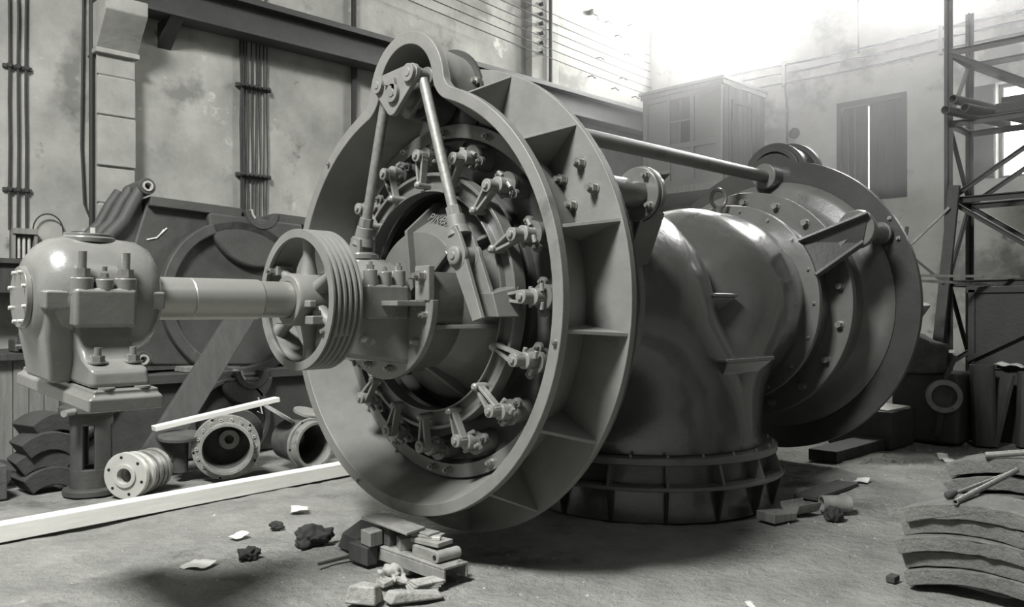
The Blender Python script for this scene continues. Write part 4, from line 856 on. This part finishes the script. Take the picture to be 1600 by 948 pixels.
single('load_of_timber', MB().box(7.6, 8.2, -2.0, -1.15, 3.90, 4.02).box(7.65, 8.15, -1.9, -1.2, 4.02, 4.10), 'wood_dark', 'dark baulks laid across the tower in front of the barred window', 'timber', bevel=.01)
# leaning scrap between far flange and tower
single('leaning_beam', MB().bar((7.30, -.50, .0), (7.34, -.78, 3.05), .12, .06), 'iron_dark', 'dark steel beam leaning up behind the far flange', 'beam')
for k, (p0, p1, m, lb) in enumerate((
        ((6.3, -.70, 1.93), (7.52, -1.42, 1.93), 'iron_pale', 'upper bright steel rod sticking out of the scrap by the tower'),
        ((6.3, -.74, 1.87), (7.45, -1.2, 1.845), 'iron_pale', 'lower bright steel rod sticking out of the scrap by the tower'),
        ((7.24, -.25, 2.30), (7.28, -.74, 2.78), 'iron_pale', 'short pale rod leaning left of the tower post'),
        ((7.24, -.25, 2.27), (7.28, -.68, 1.87), 'iron_dark', 'dark rod slanting down left of the tower post'),
        ((7.20, -.22, 2.12), (7.24, -.26, 2.58), 'iron_dark', 'stubby dark bar standing at the edge of the far flange'))):
    single('scrap_rod', MB().bar(p0, p1, .035, .03), m, lb, 'rod')
vt = thing('scrap_bin', (7.9, -1.7, 0), 'dark sheet-metal bin filling the space below the trestle tower', 'bin')
part('front', MB().box(7.30, 7.34, -2.6, -.95, 0, 1.78), 'beam_steel', vt); part('side', MB().box(7.34, 8.9, -.99, -.95, 0, 1.78), 'beam_steel', vt); part('rim', MB().box(7.27, 7.36, -2.65, -.92, 1.74, 1.82), 'beam_steel', vt, bevel=.01)
part('diagonal', MB().bar((7.27, -.95, .95), (7.27, -2.4, 1.75), .08, .05), 'beam_steel', vt); part('rib', MB().box(7.27, 7.30, -1.02, -.95, 0, 1.78).box(7.27, 7.30, -2.6, -.95, .85, .91), 'beam_steel', vt)
vp = thing('valve_body', (6.75, -.86, 0), 'dark cast valve body with a round ringed opening before the trestle tower', 'valve')
part('body', MB().box(6.62, 7.2, -1.05, -.30, .0, .82), 'iron_dark', vp, bevel=.05)
part('mouth', MB().ring((6.60, -.90, .56), (-1, -.4, 0), .19, .13, -.1, .06, 32), 'iron_pale', vp, bevel=.01)
part('mouth_floor', MB().lathe([(.0, .14), (.01, .14)], (6.60, -.90, .56), (-1, -.4, 0), 28), 'iron_rust', vp)
part('arm', MB().bar((6.6, -.90, .74), (6.66, -1.0, 1.02), .07, .05), 'iron_dark', vp); part('stem', MB().bar((6.6, -.88, .38), (6.58, -.84, .10), .06, .05), 'iron_dark', vp)
single('iron_trough', MB().box(5.8, 6.5, -.62, .1, .0, .42), 'iron_dark', 'low dark iron trough in the shadow behind the far flange', 'trough', bevel=.02)
single('trough_lit_top', MB().hexa([(5.82, -.58, .42), (6.3, -.64, .42), (6.42, -.30, .42), (5.95, -.2, .42)], [(5.82, -.58, .435), (6.3, -.64, .45), (6.42, -.30, .45), (5.95, -.2, .435)]), 'flange_pale', 'pale sheet added for the lit top of the low iron trough', 'sheet')  # added sheet; light on the trough top is put into its pale colour
lump('canvas_heap', (6.65, -.62, .82), (.26, .3, .32), 'iron_rust', 'grey lumpy canvas heap on top of the valve body', 'canvas', 41, sub=3, rough=.4)
single('funnel', MB().lathe([(0, .14), (.02, .14), (.20, .06), (.34, .05)], (6.45, -.66, 1.62), (.1, .2, -1), 28), 'iron_pale', 'pale sheet-metal funnel at the edge of the far flange', 'funnel')
for k, (x, y, r, h, lean, lb) in enumerate(((6.90, -1.24, .13, .92, .05, 'stout dark wooden post standing in front of the trestle tower'), (7.15, -1.62, .14, .85, -.03, 'dark wooden post cut by the right edge beyond the segment piles'))):
    single('timber_post', MB().prism([(r * math.cos(a) * (1 + .08 * math.sin(3 * a)), r * math.sin(a)) for a in [2 * math.pi * i / 14 for i in range(14)]], (x, y, 0), (1, 0, 0), (0, 1, 0), (lean, lean, h)), 'wood_dark', lb, 'post', bevel=.012)
single('wood_slab', MB().bar((6.9, -1.30, .0), (7.1, -1.42, .8), .16, .05), 'wood_dark', 'split dark slab leaning between the two wooden posts', 'slab')
for k, (x, y, z) in enumerate(((7.0, -.84, 1.03), (7.2, -1.42, .90))):
    sheet('white_rag', (x, y, z), .16, .05, .3 + k, 'paper', ('crumpled white rag on the scrap left of the stout post', 'crumpled white rag on the scrap right of the stout post')[k], 'rag', 7 + k, .05)

# ================================================================== loose grit and splinters on the dirt floor
def grit():
    rnd = random.Random(5); mb = MB()
    zones = [(-2.6, 3.4, -3.2, 2.0, 2600, .009), (-1.5, 1.5, -2.2, 1.8, 900, .006), (2.0, 7.0, -3.2, -.5, 700, .011), (-.6, .0, -.7, .8, 120, .012), (4.2, 6.9, -2.2, -.6, 420, .022)]
    for xa, xb, ya, yb, n, s_ in zones:
        for _ in range(n):
            x = rnd.uniform(xa, xb); y = rnd.uniform(ya, yb); r = s_ * rnd.uniform(.3, 1.1) * (2.2 if rnd.random() < .05 else 1); z = floor_z(x, y)
            a = rnd.uniform(0, 6.3); e = rnd.uniform(.6, 2.0)
            q = [(x + r * e * math.cos(a + k * 1.5708), y + r * math.sin(a + k * 1.5708), z - .002) for k in range(4)]
            mb.add(q + [(x + rnd.uniform(-.3, .3) * r, y + rnd.uniform(-.3, .3) * r, z + r * rnd.uniform(.4, .9))], [(0, 1, 4), (1, 2, 4), (2, 3, 4), (3, 0, 4)])
    o = single('floor_grit', mb, 'clod', 'loose pale grit and splinters scattered over the dirt floor', 'grit', smooth=0); stuff(o)
grit()
